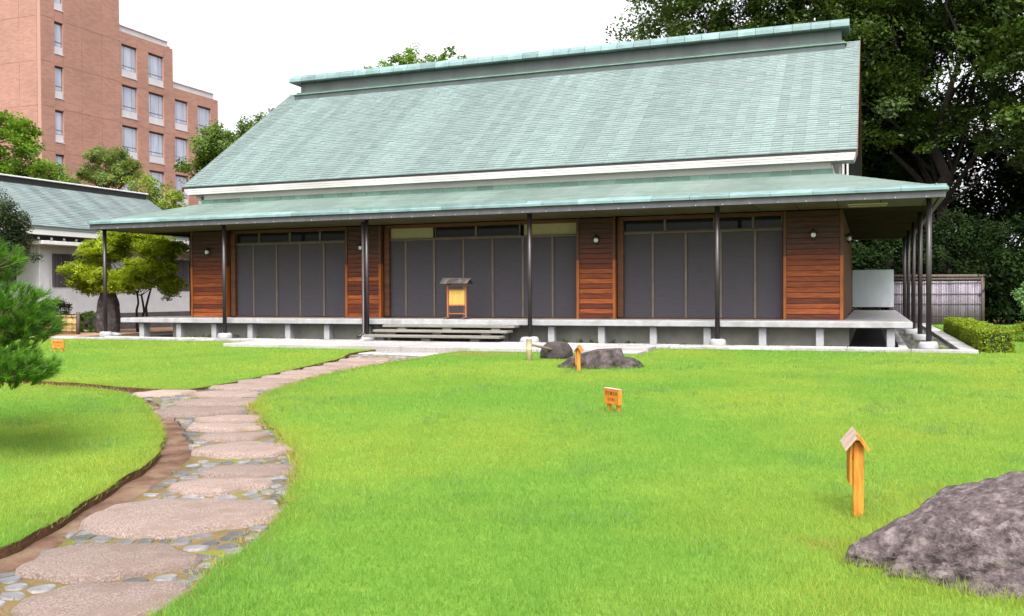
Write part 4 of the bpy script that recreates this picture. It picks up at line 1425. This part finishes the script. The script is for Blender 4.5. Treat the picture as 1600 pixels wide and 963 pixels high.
def office_window(y0, y1, zt, hgt, npane):
    sp = .55
    w = bpart(MB().box(BX - .345, BX - .20, y0, y1, zt - hgt, zt), 'window', M['win_frame'])
    me = MB().box(BX - .199, BX - .05, y0 + .02, y1 - .02, zt - hgt + .03, zt - hgt + sp).mesh('spandrel', M['win_white'])
    me.transform(Matrix.Translation(-BO)); place('spandrel', me, w)
    if npane == 1:
        cells = [(y0 + .06, y1 - .06)]
    else:
        d = y1 - y0
        cells = [(y0 + .05, y0 + d * .2), (y0 + d * .2 + .05, y0 + d * .72), (y0 + d * .72 + .05, y1 - .05)]
    for (a, b) in cells:
        me = MB().box(BX - .199, BX - .17, a, b, zt - hgt + sp + .06, zt - .14).mesh('pane', M['pane'])
        me.transform(Matrix.Translation(-BO)); place('pane', me, w)
    me = MB().box(BX - .199, BX - .155, y0 + .03, y1 - .03, zt - hgt + sp + .32, zt - hgt + sp + .36).mesh('rail', M['win_frame'])
    me.transform(Matrix.Translation(-BO)); place('rail', me, w)
    me = MB().box(BX - .3, BX + .04, y0 - .03, y1 + .03, zt - hgt - .06, zt - hgt).mesh('sill', M['win_white'])
    me.transform(Matrix.Translation(-BO)); place('sill', me, w)
def facade(cols, ztop, zfirst):
    """cols: (y0, y1, window kind); panels are one storey high, split round the windows"""
    for (y0, y1, kind) in cols:
        heads = [z for z in ZW if z <= zfirst + .01 and z > 3]
        if kind == 0:
            prev = ztop
            for z in heads:
                zb = z - 2.58 - .55
                if prev - zb > .2:
                    panel(y0, y1, zb, prev)
                prev = zb
            panel(y0, y1, -.1, prev)
        else:
            prev = ztop
            for z in heads:
                hgt = 2.58 if kind == 2 else 2.35
                panel(y0, y1, z, prev)
                office_window(y0, y1, z, hgt, 3 if kind == 2 else 1)
                prev = z - hgt - .06
            panel(y0, y1, -.1, prev)
facade([(29.7, 30.95, 0), (30.95, 31.75, 1), (31.75, 33.5, 0), (33.5, 35.5, 0), (35.5, 37.4, 0)], 29.0, ZW[0])
facade([(37.4, 37.6, 0), (37.6, 39.3, 2), (39.3, 40.6, 0), (40.6, 42.4, 2), (42.4, 43.55, 0)], 22.45, 21.5)
facade([(43.55, 43.75, 0), (43.75, 45.4, 2), (45.4, 46.7, 0), (46.7, 48.5, 2), (48.5, 49.5, 0)], 19.15, 18.3)
for i in range(12):          # the face towards the house
    xa, xb = BX - 2.1 * (i + 1), BX - 2.1 * i
    prev = 29.0
    for z in ZW:
        zb = z - 2.58 - .55
        if zb < 0:
            break
        bpart(MB().box(xa + .014, xb - (.014 if i else .375), 29.7, 30.06, zb + .014, prev - .014), 'brick_panel', M['brick'])
        mortar.box(xa, xb if i else xb - .38, 29.718, 30.05, zb, prev)
        prev = zb
tag(bpart(mortar, 'mortar', M['brick_joint']), kind='stuff')
for (y0, y1, z) in ((37.5, 43.2, 22.45), (43.6, 49.2, 19.15)):
    bpart(MB().box(-60, BX - .3, y0, y1, z, z + .55), 'parapet', M['win_white'])
    bpart(MB().box(-60.1, BX - .2, y0 - .05, y1 + .12, z + .551, z + .66), 'coping', M['far_white'])
far = empty('far_building', (33.2, 86, -.2))
tag(far, 'distant white building glimpsed through the trees at far right', 'building')
MB().box(-1.5, 2.5, 0, 8, 0, 18.6).build('wall', M['far_white'], far)
for k in range(5):
    MB().box(-1.2, 2.2, -.05, -.01, 16.4 - 3.4 * k, 17.6 - 3.4 * k).build('window_band', M['pane'], far)

# ------------------------------------------------------------------ fences, panel, hedge
bf = empty('bamboo_fence', (-2.9, 1.0, -.13))
tag(bf, 'short yellow bamboo garden fence beside the left pine', 'fence')
for k in range(44):
    x = -.75 + 1.46 * (k + .5) / 44
    MB().tube([(x, random.uniform(-.006, .006), .02), (x, random.uniform(-.006, .006), .60 + random.uniform(-.015, .01))], .0165, 6, random.random()).build('cane', M['bamboo'], bf)
for z in (.12, .35, .57):
    for s in (-1, 1):
        MB().tube([(-.78, s * .035, z), (.74, s * .035, z)], .02, 8, .6).build('rail', M['bamboo'], bf)
    for k in range(6):
        x = -.65 + .25 * k
        MB().tube([(x, -.062, z - .028), (x, -.062, z + .028)], .012, 6).build('tie', M['iron'], bf)
MB().tube([(.80, 0, -.05), (.80, 0, .70)], .055, 10).build('post', M['dark_wood'], bf)
MB().tube([(-.80, 0, -.05), (-.80, 0, .70)], .055, 10).build('post', M['dark_wood'], bf)

gf_ = empty('grey_bamboo_fence', (23.8, 16.4, -.15))
tag(gf_, 'weathered grey bamboo screen fence with a capping pole behind the hedge', 'fence')
for k in range(52):
    x = -1.6 + 3.0 * (k + .5) / 52
    MB().tube([(x, random.uniform(-.008, .008), .05), (x, random.uniform(-.008, .008), 1.62)], .027, 6, random.random()).build('cane', M['bamboo_grey'], gf_)
for z in (.35, .78, 1.15, 1.56):
    MB().tube([(-1.62, -.045, z), (1.42, -.045, z)], .012, 6).build('rail', M['dark_wood'], gf_)
MB().tube([(-1.75, 0, 1.82), (1.72, 0, 1.80)], .065, 10).build('capping_pole', M['dark_wood'], gf_)
MB().tube([(-1.70, 0, 1.70), (1.45, 0, 1.70)], .05, 10).build('top_rail', M['dark_wood'], gf_)
MB().tube([(1.45, 0, -.1), (1.45, 0, 1.75)], .07, 10).build('post', M['dark_wood'], gf_)
MB().tube([(-1.66, 0, -.1), (-1.66, 0, 1.75)], .07, 10).build('post', M['dark_wood'], gf_)

ws = empty('white_screen', (21.5, 15.05, ZF))
tag(ws, 'pale grey screen panel at the far end of the side veranda', 'screen')
MB().bev(-.72, .70, -.02, .02, .11, 1.48, .006).build('sheet', M['panel_white'], ws)
for x in (-.6, .58):
    MB().bev(-.03, .03, -.06, .06, 0, .109, .004).build('foot', M['dark_wood'], ws, (x, 0, 0))

def clipped_hedge(name, label, x0, x1, y0, y1, z0, z1, n_leaf, leaf, seed, matl=None, group=None):
    rng = np.random.default_rng(seed)
    root = empty(name, ((x0 + x1) / 2, (y0 + y1) / 2, z0))
    tag(root, label, 'hedge', group)
    cx, cy = (x0 + x1) / 2, (y0 + y1) / 2
    hx, hy, hz = (x1 - x0) / 2, (y1 - y0) / 2, z1 - z0
    MB().bev(-hx + .07, hx - .07, -hy + .07, hy - .07, .0, hz - .07, .03).build('twigs', M['leaf_dark'], root)
    areas = np.array([4 * hx * hy, 2 * hy * hz, 2 * hy * hz, 2 * hx * hz, 2 * hx * hz])
    fc = rng.choice(5, n_leaf, p=areas / areas.sum())
    u, v = rng.uniform(-1, 1, n_leaf), rng.uniform(-1, 1, n_leaf)
    p = np.zeros((n_leaf, 3))
    nr = np.zeros((n_leaf, 3))
    for f, (nn) in enumerate(((0, 0, 1), (-1, 0, 0), (1, 0, 0), (0, -1, 0), (0, 1, 0))):
        s = fc == f
        nr[s] = nn
        if f == 0:
            p[s] = np.column_stack([u[s] * hx, v[s] * hy, np.full(s.sum(), hz)])
        elif f in (1, 2):
            p[s] = np.column_stack([np.full(s.sum(), hx * nn[0]), u[s] * hy, (v[s] + 1) / 2 * hz])
        else:
            p[s] = np.column_stack([u[s] * hx, np.full(s.sum(), hy * nn[1]), (v[s] + 1) / 2 * hz])
    bump = .035 * np.sin(p[:, 0] * 7 + p[:, 1] * 3) * np.sin(p[:, 1] * 5 + p[:, 2] * 6) + rng.uniform(-.05, .03, n_leaf)
    # round the top edges
    p += nr * bump[:, None]
    tight = np.maximum(np.abs(p[:, 0]) / hx, np.abs(p[:, 1]) / hy)
    p[:, 2] -= np.where(fc == 0, .04 * np.clip((tight - .8) / .2, 0, 1), 0)
    nrm = nr * .9 + rng.normal(size=(n_leaf, 3)) * .6
    nrm /= np.linalg.norm(nrm, axis=1)[:, None]
    a = rng.normal(size=(n_leaf, 3))
    a -= (a * nrm).sum(1)[:, None] * nrm
    a /= np.linalg.norm(a, axis=1)[:, None]
    b = np.cross(nrm, a)
    L = leaf * rng.uniform(.6, 1.3, n_leaf)
    A, B = a * (L / 2)[:, None], b * (L * .3)[:, None]
    V = np.stack([p - A, p + B, p + A, p - B], 1).reshape(-1, 3)
    place('foliage', np_mesh('foliage', V, np.arange(4 * n_leaf).reshape(-1, 4), matl or M['leaf_hedge'], rng.random(n_leaf)), root)
    return root
clipped_hedge('clipped_hedge', 'neatly clipped low box hedge along the kerb at right', 23.46, 24.04, -1.15, 8.6, -.16, .31, 34000, .045, 5)

# ------------------------------------------------------------------ rocks
def rock(name, label, loc, dims, seed, matl, rz=0, sub=5, ridge=None, pit=.0, rough_=1.0):
    import bmesh
    rk = random.Random(int(seed * 10))
    planes = []
    for _ in range(22):
        nv = Vector((rk.gauss(0, 1), rk.gauss(0, 1), rk.gauss(0, 1) * .8)).normalized()
        planes.append((nv, rk.uniform(.72, .98)))
    bm = bmesh.new()
    bmesh.ops.create_icosphere(bm, subdivisions=sub, radius=1)
    for v in bm.verts:
        p = v.co.copy()
        s = Vector((seed * 7.3, seed * 3.1, seed * 1.7))
        d = 1 + .24 * noise.noise(p * 1.1 + s) + .13 * noise.noise(p * 2.6 + s) + rough_ * (.05 * noise.noise(p * 6 + s) + .03 * noise.noise(p * 14 + s) + .016 * noise.noise(p * 30 + s) + .05 * noise.noise(Vector((p.x * 9, p.y * 9, p.z * 2.2)) + s))
        # broken facets: cut by flat planes
        fc = min([h_ / max(.05, p.dot(nv)) for nv, h_ in planes])
        d = d * .25 + min(fc, 1.2) * .82
        cv = noise.voronoi(p * 2.2 + s)[0]
        d += .10 * (cv[1] - cv[0])
        if pit:
            d -= pit * max(0, noise.noise(Vector((p.x * 4.5, p.y * 9, p.z * 3)) + s)) + pit * .6 * max(0, noise.noise(p * 18 + s) - .15) + pit * .4 * noise.noise(p * 34 + s)
        q = p * d
        if ridge:
            q = ridge(q)
        v.co = Vector((q.x * dims[0], q.y * dims[1], q.z * dims[2]))
    for f in bm.faces:
        f.smooth = True
    me = bpy.data.meshes.new(name)
    bm.to_mesh(me)
    bm.free()
    me.materials.append(matl)
    o = place(name, me, None, (loc[0], loc[1], loc[2]), (0, 0, rz))
    tag(o, label, 'rock')
    return o

def slope_left(q):      # one end runs out low, the other stands high
    t = max(0, min(1.0, (q.x + 1.12) / 1.7))
    k = .20 + .90 * t ** .8
    return Vector((q.x, q.y * (.45 + .55 * min(1, t * 1.4)), q.z * k))
rock('boulder', 'big rough purple brown boulder in the grass at lower right', (22.33, -16.20, lz(22.1, -16.2) - .11), (1.12, .76, .63), 3.3, M['rock'], R(21), 6, slope_left, pit=.10, rough_=1.5)
rock('boulder', 'long low dark boulder in the lawn in front of the house', (17.08, -6.12, lz(17, -6.2) - .04), (.66, .42, .42), 5.2, M['rock_dark'], R(16), 5, lambda q: Vector((q.x * (1.25 if q.x < 0 else 1.1), q.y, min(q.z, .82 + .1 * q.x) * (1.0 - .5 * max(0, -q.x - .1) - (.38 if q.x > .45 else 0) - .3 * max(0, q.x - .45)))), pit=.16, rough_=1.6)
rock('basin_stone', 'rounded dark stone beside the pale bamboo water spout', (15.72, -4.55, lz(15.7, -4.5) + .07), (.33, .27, .22), 8.1, M['rock_basin'], .3, 4)
rock('standing_stone', 'tall upright dark stone under the maple', (-2.25, 2.4, .25), (.40, .3, .98), 6.6, M['rock_dark'], .4, 5)
rock('flat_stone', 'small flat grey stone on the sand beside the veranda corner', (-.45, .75, -.13), (.26, .16, .08), 4.4, M['concrete'], .4, 3)

# bamboo water spout
zg = lz(15.39, -5.19)
spout = empty('bamboo_spout', (15.39, -5.19, zg))
tag(spout, 'pale bamboo post with a slanting spout pipe in the lawn', 'bamboo spout')
pp = MB()
pp.lathe(0, 0, [(.052, -.06), (.052, .20), (.057, .21), (.052, .22), (.052, .40), (.056, .405), (.05, .41)], 14)
pp.build('post', M['bamboo_pale'], spout)
MB().lathe(0, 0, [(.030, .40), (.040, .4115), (.001, .4125)], 12).build('cut_end', M['bamboo'], spout)
MB().tube([(.03, .01, .30), (.17, .20, .245), (.36, .46, .17)], .024, 9).build('pipe', M['stile'], spout)

# ------------------------------------------------------------------ wooden signs
def text_mesh(txt, size, matl, name):
    cu = bpy.data.curves.new(name, 'FONT')
    cu.body = txt
    cu.size = size
    cu.align_x = 'CENTER'
    cu.align_y = 'CENTER'
    cu.extrude = .0006
    ob = bpy.data.objects.new(name, cu)
    col.objects.link(ob)
    dg_ = bpy.context.evaluated_depsgraph_get()
    me = bpy.data.meshes.new_from_object(ob.evaluated_get(dg_))
    bpy.data.objects.remove(ob)
    me.materials.clear()
    me.materials.append(matl)
    return me

def board_sign(label, x, y, rz, seed):
    z = lz(x, y)
    o = empty('lawn_sign', (x, y, z), rz)
    tag(o, label, 'sign', 'small board signs in the lawn')
    for s in (-1, 1):
        MB().bev(-.022, .022, -.018, .018, -.06, .13, .003, .3).build('leg', M['sign_wood'], o, (s * .09, .012, 0))
    b = MB().bev(-.15, .15, -.022, .022, .09, .262, .004, .6).build('board', M['sign_wood'], o)
    MB().bev(-.153, .153, -.024, .024, .2625, .272, .002).build('top_edge', M['sign_top'], o)
    for (tx, sz, zz) in (('芝生養生中', .050, .212), ('立入禁止', .040, .145)):
        try:
            t = place('lettering', text_mesh(tx, sz, M['ink'], 'lettering'), b, (0, -.0228, zz), (R(90), 0, 0))
        except Exception as e:
            print('text', e)
    return o
board_sign('small orange two legged board sign alone in the middle of the lawn', 18.68, -11.47, R(21 - 62), 1)
board_sign('small orange board sign at far left beside the pine', 4.22, -5.70, R(21 - 10), 2)

def roofed_sign(label, x, y, rz, h):
    z = lz(x, y)
    o = empty('roofed_sign', (x, y, z), rz)
    tag(o, label, 'sign', 'narrow roofed wooden signs by the rocks')
    MB().bev(-.030, .030, -.026, .026, -.08, h - .055, .003, .6).build('post', M['sign_wood'], o)
    bd = MB().bev(-.052, -.036, -.02, .20, h - .33, h - .07, .003, .5).build('board', M['sign_wood'], o)
    MB().bev(-.035, .0, .15, .18, h - .20, h - .17, .002, .3).build('batten', M['sign_wood'], o)
    rf = empty('roof', (-.012, .07, h), 0, o)
    for s in (-1, 1):
        m = MB()
        w = .075
        vs_ = [(0, -.15, 0), (0, .20, 0), (s * w, .20, -.095), (s * w, -.15, -.095)]
        vs_ += [(v[0] - s * .010, v[1], v[2] - .013) for v in vs_]
        m.add(vs_, [(0, 1, 2, 3), (7, 6, 5, 4), (0, 4, 5, 1), (1, 5, 6, 2), (2, 6, 7, 3), (3, 7, 4, 0)] if s > 0 else [(3, 2, 1, 0), (4, 5, 6, 7), (1, 5, 4, 0), (2, 6, 5, 1), (3, 7, 6, 2), (0, 4, 7, 3)])
        m.build('roof_board', M['sign_top'] if s < 0 else M['sign_wood'], rf)
    return o
roofed_sign('narrow roofed orange sign post behind the big boulder at right', 21.34, -15.57, R(6), .53)
roofed_sign('narrow roofed orange sign post in front of the low dark boulder', 16.90, -6.95, R(10), .43)

# ------------------------------------------------------------------ pine at left, its branches reaching into view
def pine():
    rng = np.random.default_rng(21)
    base = np.array([12.85, -15.55, lz(12.85, -15.55)])
    root = empty('garden_pine', tuple(base))
    tag(root, 'garden pine with long soft green needles at the left edge', 'tree')
    tr = MB()
    tp = [(0, 0, -.1), (.08, .05, .5), (-.05, .1, 1.0), (.1, .0, 1.6), (0, .05, 2.2), (.03, 0, 2.7)]
    tr.tube(tp, [.14, .12, .105, .085, .06, .03], 10)
    tr.build('trunk', M['bark_pine'], root)
    # pads of foliage: centre (relative to base) and radii
    P = lambda x, y, z: np.array([x, y, z]) - base
    pads = [(P(14.40, -15.80, .44), (.52, .42, .14)), (P(13.95, -15.65, .55), (.50, .45, .18)), (P(13.90, -15.40, .98), (.55, .45, .22)), (P(14.18, -15.42, .80), (.36, .34, .15)), (P(13.42, -15.2, 1.42), (.42, .4, .20)), (P(13.1, -15.4, 1.9), (.5, .5, .2)), (P(12.6, -15.9, 1.3), (.6, .5, .2)), (P(12.4, -15.2, .8), (.6, .5, .2)), (P(13.3, -16.1, .75), (.5, .4, .18)), (P(12.9, -15.5, 2.5), (.4, .4, .25)), (P(13.4, -16.0, .40), (.6, .35, .14))]
    tips, dirs = [], []
    for c, rr in pads:
        k = min(5, max(1, int((c[2] + .1) / .55)))
        s = np.array(tp[k]) * .6 + np.array(tp[k - 1]) * .4
        pts = bent(s, c - np.array([0, 0, rr[2] * .5]), rng, 5, .05)
        MB().tube(pts, [.045, .038, .032, .026, .02, .012], 7, cap=False).build('branch', M['bark_pine'], root)
        br = MB()
        for _ in range(int(320 * rr[0] * rr[1] / .25)):
            d = rng.normal(size=3)
            d /= np.linalg.norm(d)
            rad = rng.random() ** .4
            q = c + d * rad * np.array(rr)
            hd = np.array([d[0], d[1], 0]) * .9 + np.array([0, 0, .55 + .5 * max(0, d[2])]) + rng.normal(size=3) * .25
            hd[:2] += (c[:2] / (np.linalg.norm(c[:2]) + .1)) * .25
            hd /= np.linalg.norm(hd)
            st_ = pts[-1] + (q - pts[-1]) * .35
            if rng.random() < .2:
                br.tube([pts[-2] + (pts[-1] - pts[-2]) * rng.random(), st_ - np.array([0, 0, .02]), q], [.010, .007, .004], 4, cap=False)
            tips.append(q)
            dirs.append(hd)
        tag(br.build('twigs', M['bark_pine'], root), kind='stuff')
    tips, dirs = np.array(tips), np.array(dirs)
    per = 44
    n = len(tips) * per
    p = np.repeat(tips, per, 0)
    ax = np.repeat(dirs, per, 0)
    along = rng.uniform(-.07, .01, n)
    p = p + ax * along[:, None]
    d = rng.normal(size=(n, 3))
    d -= (d * ax).sum(1)[:, None] * ax
    d /= np.linalg.norm(d, axis=1)[:, None]
    dd = ax * rng.uniform(.7, 1.2, n)[:, None] + d * rng.uniform(.2, .7, n)[:, None]
    dd /= np.linalg.norm(dd, axis=1)[:, None]
    L = rng.uniform(.065, .11, n)
    sd_ = np.cross(dd, rng.normal(size=(n, 3)))
    sd_ /= np.linalg.norm(sd_, axis=1)[:, None]
    w = .0021
    tip = p + dd * L[:, None]
    V = np.stack([p - sd_ * w * 1.2, p + sd_ * w * 1.2, tip], 1).reshape(-1, 3)
    t = np.clip(np.repeat(rng.uniform(0, 1, len(tips)), per) * .7 + rng.random(n) * .3, 0, 1)
    place('needles', np_mesh('needles', V, np.arange(3 * n).reshape(-1, 3), M['needle'], t), root)
pine()

# ------------------------------------------------------------------ trees and shrubs
G = -.15
# maple between the house and the white wing
tree('japanese_maple', 'spreading yellow green maple beside the left end of the house', 'tree', (-1.55, 3.0, G), (-1.4, 3.1, 1.2), .07,
     [(-1.5, 2.8, 3.05, 1.1, .9, .32), (-2.5, 2.6, 2.6, 1.0, .8, .34), (-.5, 3.0, 2.65, 1.0, .8, .3), (-3.2, 2.4, 1.85, .75, .7, .42), (-.6, 2.6, 2.0, .85, .8, .28), (-2.1, 2.2, 1.75, .8, .7, .22), (-1.1, 2.2, 1.70, .8, .6, .22), (-.2, 3.0, 1.5, .55, .5, .22), (-3.3, 2.6, 1.35, .4, .4, .22), (-1.5, 2.2, 1.42, .9, .6, .2), (.0, 2.9, 1.15, .4, .4, .2)],
     520, 120, .28, .09, M['leaf_maple'], 31, stems=3, flat=.55, limbs=26, up=1.0, shell=.15, droop=.4)
# trees behind the roof and at right
tree('zelkova_tree', 'tall spreading green tree rising behind the right half of the roof', 'tree', (15.6, 30.0, G), (15.6, 30, 8), .38,
     [(15.6, 29.8, 16.5, 6.6, 5, 4.5), (19.5, 29, 14.5, 5, 4, 4), (12.0, 28.5, 14.3, 3.4, 3, 2.3), (17, 28, 20, 5.5, 5, 4)], 600, 150, 1.0, .22, M['leaf_zelkova'], 32, limbs=26, flat=.42)
tree('zelkova_tree', 'huge dark trunked tree at right with sky glinting through its branches', 'tree', (24.9, 26.5, G), (24.95, 26.3, 7.4), .52,
     [(25, 25.8, 15.6, 6.5, 5, 3.6), (21.8, 25.5, 12.6, 3.2, 3.5, 2.4), (28.5, 24.5, 12.9, 3.6, 3.5, 2.6), (24.5, 24.0, 11.0, 3.4, 2.2, 1.5), (26.8, 24.6, 9.2, 2.6, 2, 1.3), (22.6, 24.6, 9.0, 2.4, 2, 1.2), (24.6, 23.8, 8.3, 2.4, 1.4, 1.0), (25, 26, 20, 6, 5, 3)], 780, 150, .95, .21, M['leaf_zelkova'], 33, stems=2, limbs=18, flat=.42)
tree('zelkova_tree', 'leafy tree at the right edge whose boughs hang low', 'tree', (29.6, 22.0, G), (29.4, 22, 5), .3,
     [(29.2, 21.8, 11.5, 4.2, 4, 3.2), (28.2, 21.2, 7.6, 2.6, 2.5, 1.4), (30, 22, 15.5, 4.5, 4, 3)], 400, 140, .85, .21, M['leaf_zelkova'], 34, limbs=24, flat=.42)
tree('evergreen_tree', 'dark evergreen tree close behind the right gable of the roof', 'tree', (22.2, 29.5, G), (22.2, 29.4, 5), .28,
     [(22.2, 28.8, 8.4, 2.6, 2.6, 3.0), (22.0, 28.5, 12.5, 2.6, 2.5, 2.4), (20.8, 28.8, 9.5, 2.2, 2.4, 3.5)], 380, 120, .8, .2, M['leaf_evergreen'], 35, limbs=16)
# dark understorey
und = [((22.3, 21.5), 1.7, 3.4, 'dark evergreen bush seen under the eave beyond the side veranda', 41), ((20.4, 20.6), 1.8, 3.2, 'dark evergreen bush behind the pale screen panel', 42), ((24.7, 21.0), 1.9, 4.2, 'tall dark evergreen bush right behind the grey bamboo fence', 43), ((27.0, 19.6), 1.9, 4.0, 'dark evergreen bush right of the grey bamboo fence', 44), ((26.1, 17.4), 1.3, 2.5, 'low dark camellia bush at the end of the grey bamboo fence', 45), ((29.6, 18.4), 2.0, 4.6, 'dark evergreen bush at the right edge behind the pale shrub', 46)]
for (xy, rr, hh, lab, sd_) in und:
    tree('evergreen_bush', lab, 'bush', (*xy, G), (*xy, hh * .3), .10, [(xy[0], xy[1], hh * .5, rr, rr, hh * .52)], 150, 75, .5, .16, M['leaf_evergreen'], sd_, 'dark bushes behind the fence', stems=2, limbs=16, shell=.55)
far_dark = [((21.5, 36.0), 4.2, 12.0, 'dark tree standing far behind the side veranda', 51), ((26.5, 35.0), 4.8, 13.0, 'dark tree far behind the big trunk at right', 52), ((31.5, 32.0), 4.6, 12.5, 'dark tree in the far right background', 53)]
for (xy, rr, hh, lab, sd_) in far_dark:
    tree('background_tree', lab, 'tree', (*xy, G), (*xy, hh * .35), .2, [(xy[0], xy[1], hh * .5, rr, rr * .8, hh * .5)], 280, 90, 1.0, .30, M['leaf_evergreen'], sd_, 'dark background trees', limbs=14, shell=.4)
tree('pale_shrub', 'pale green leafy shrub cut by the right edge of the picture', 'shrub', (25.95, 8.6, G), (25.95, 8.6, .5), .04, [(25.95, 8.6, .95, .55, .55, .75)], 60, 70, .22, .09, M['leaf_pale'], 55, stems=3, limbs=10)
shrub('azalea', 'small yellow green azalea mound behind the clipped hedge', 'shrub', (25.0, 3.9, G), [(25.0, 3.9, .02, .5, .6, .26)], 70, 60, .13, .05, M['leaf_hedge'], 56)
shrub('azalea', 'reddish green low shrub at the right edge beyond the hedge', 'shrub', (26.0, 5.6, G), [(26.0, 5.6, -.05, .8, .7, .22)], 70, 60, .14, .05, M['leaf_green'], 57)
# left side
tree('bright_maple', 'bright green tree rising at the left edge behind the wing roof', 'tree', (-18.2, 12.6, G), (-18.2, 12.6, 4), .2,
     [(-18.6, 12.3, 8.2, 2.0, 2, 1.9), (-16.9, 12.8, 6.9, 1.6, 1.6, 1.0), (-19.5, 11.5, 6.3, 2.4, 2, 1.4), (-15.4, 13.3, 6.2, 1.0, 1.0, .6)], 330, 120, .55, .16, M['leaf_bright'], 61, flat=.5, up=.9, limbs=26)
tree('cloud_pine', 'pruned pine with bare forked limbs in front of the brick office', 'tree', (-16.8, 17.4, G), (-16.8, 17.3, 6.2), .16,
     [(-16.6, 17.2, 8.5, 1.25, 1.1, .50), (-17.4, 16.9, 7.7, .9, .9, .4), (-15.6, 17.4, 7.8, 1.0, .9, .42), (-16.5, 17.0, 7.3, 1.5, 1.1, .3)], 130, 100, .34, .12, M['leaf_pinetree'], 62, flat=.6, limbs=22, shell=.4)
tree('young_tree', 'yellow green young tree between the pruned pine and the main roof', 'tree', (-11.7, 15.0, G), (-11.7, 15, 4), .1,
     [(-11.9, 14.9, 6.3, 1.0, 1, .75), (-10.9, 15.2, 5.6, .9, .9, .6), (-12.7, 14.8, 5.7, .7, .7, .5), (-10.4, 15.4, 5.0, .9, .9, .6)], 90, 65, .34, .14, M['leaf_yellow'], 63, limbs=20, shell=.3)
tree('broadleaf_tree', 'dense dark green tree against the left slope of the main roof', 'tree', (-12.4, 21.3, G), (-12.4, 21.2, 5), .25,
     [(-12.2, 21.0, 9.3, 1.7, 1.6, 1.3), (-10.9, 21.5, 10.0, 1.1, 1.2, .9), (-13.6, 20.7, 8.0, 1.1, 1.2, .7), (-11.6, 21.2, 7.2, 2.0, 1.8, 1.3), (-9.5, 21.8, 10.4, .9, .9, .7), (-10.2, 21.6, 8.2, 1.6, 1.4, 1.2)], 340, 110, .48, .16, M['leaf_green'], 64, limbs=24, shell=.35)
tree('treetop', 'leafy tree whose top just shows above the ridge left of centre', 'tree', (-2.4, 25.5, G), (-2.4, 25.2, 9), .25,
     [(-2.7, 25.0, 13.8, 1.4, 1.1, 1.0), (-.7, 25.5, 13.8, 1.4, 1.1, .9), (-4.2, 24.6, 13.3, .9, .8, .7), (-3.4, 24.9, 14.8, .3, .25, .6), (-2.0, 25.3, 12.4, 2.8, 2, 1)], 210, 90, .36, .16, M['leaf_bright'], 65, limbs=20, shell=.4)
tree('camellia', 'dark glossy camellia tree at the left edge in front of the white wall', 'tree', (-3.2, -1.6, G), (-3.2, -1.6, 1.2), .09,
     [(-3.0, -1.3, 3.1, .95, .9, 1.0), (-2.35, -1.0, 2.5, .55, .6, .65), (-3.7, -1.8, 2.4, .9, .9, .8)], 260, 140, .26, .08, M['leaf_dark'], 66, limbs=24, shell=.45)
shrub('clipped_ball', 'round clipped green bush between the bamboo fence and standing stone', 'shrub', (-3.1, 2.5, G), [(-3.1, 2.5, .12, .50, .45, .42)], 90, 90, .11, .05, M['leaf_green'], 67, shell=.85)
shrub('fence_shrub', 'dark small leaved shrub behind the bamboo fence by the white pilaster', 'shrub', (-4.4, 2.2, G), [(-4.4, 2.2, .55, .6, .5, .38)], 70, 60, .16, .07, M['leaf_dark'], 68)
shrub('low_azalea', 'low green bush in front of the bamboo fence next to the pine', 'shrub', (-1.4, -1.75, G), [(-1.4, -1.75, .05, .75, .45, .33)], 70, 70, .14, .05, M['leaf_hedge'], 69)
# weeds under the deck
rng = np.random.default_rng(70)
wc = np.column_stack([np.concatenate([rng.uniform(2.6, 5.6, 26), rng.uniform(8.2, 8.9, 8), rng.uniform(14, 16, 14), rng.uniform(22.3, 23.0, 10)]), np.concatenate([rng.uniform(.3, 1.0, 48), rng.uniform(0, 8, 10)]), np.full(58, -.14)])
V, F_, T = leaf_cloud(wc, rng.uniform(.04, .12, 58), 26, .05, rng, flat=.6)
tag(place('weeds', np_mesh('weeds', V, F_, M['leaf_bright'], T)), 'small green weeds sprouting in the pebbles under the veranda', 'weeds', kind='stuff')
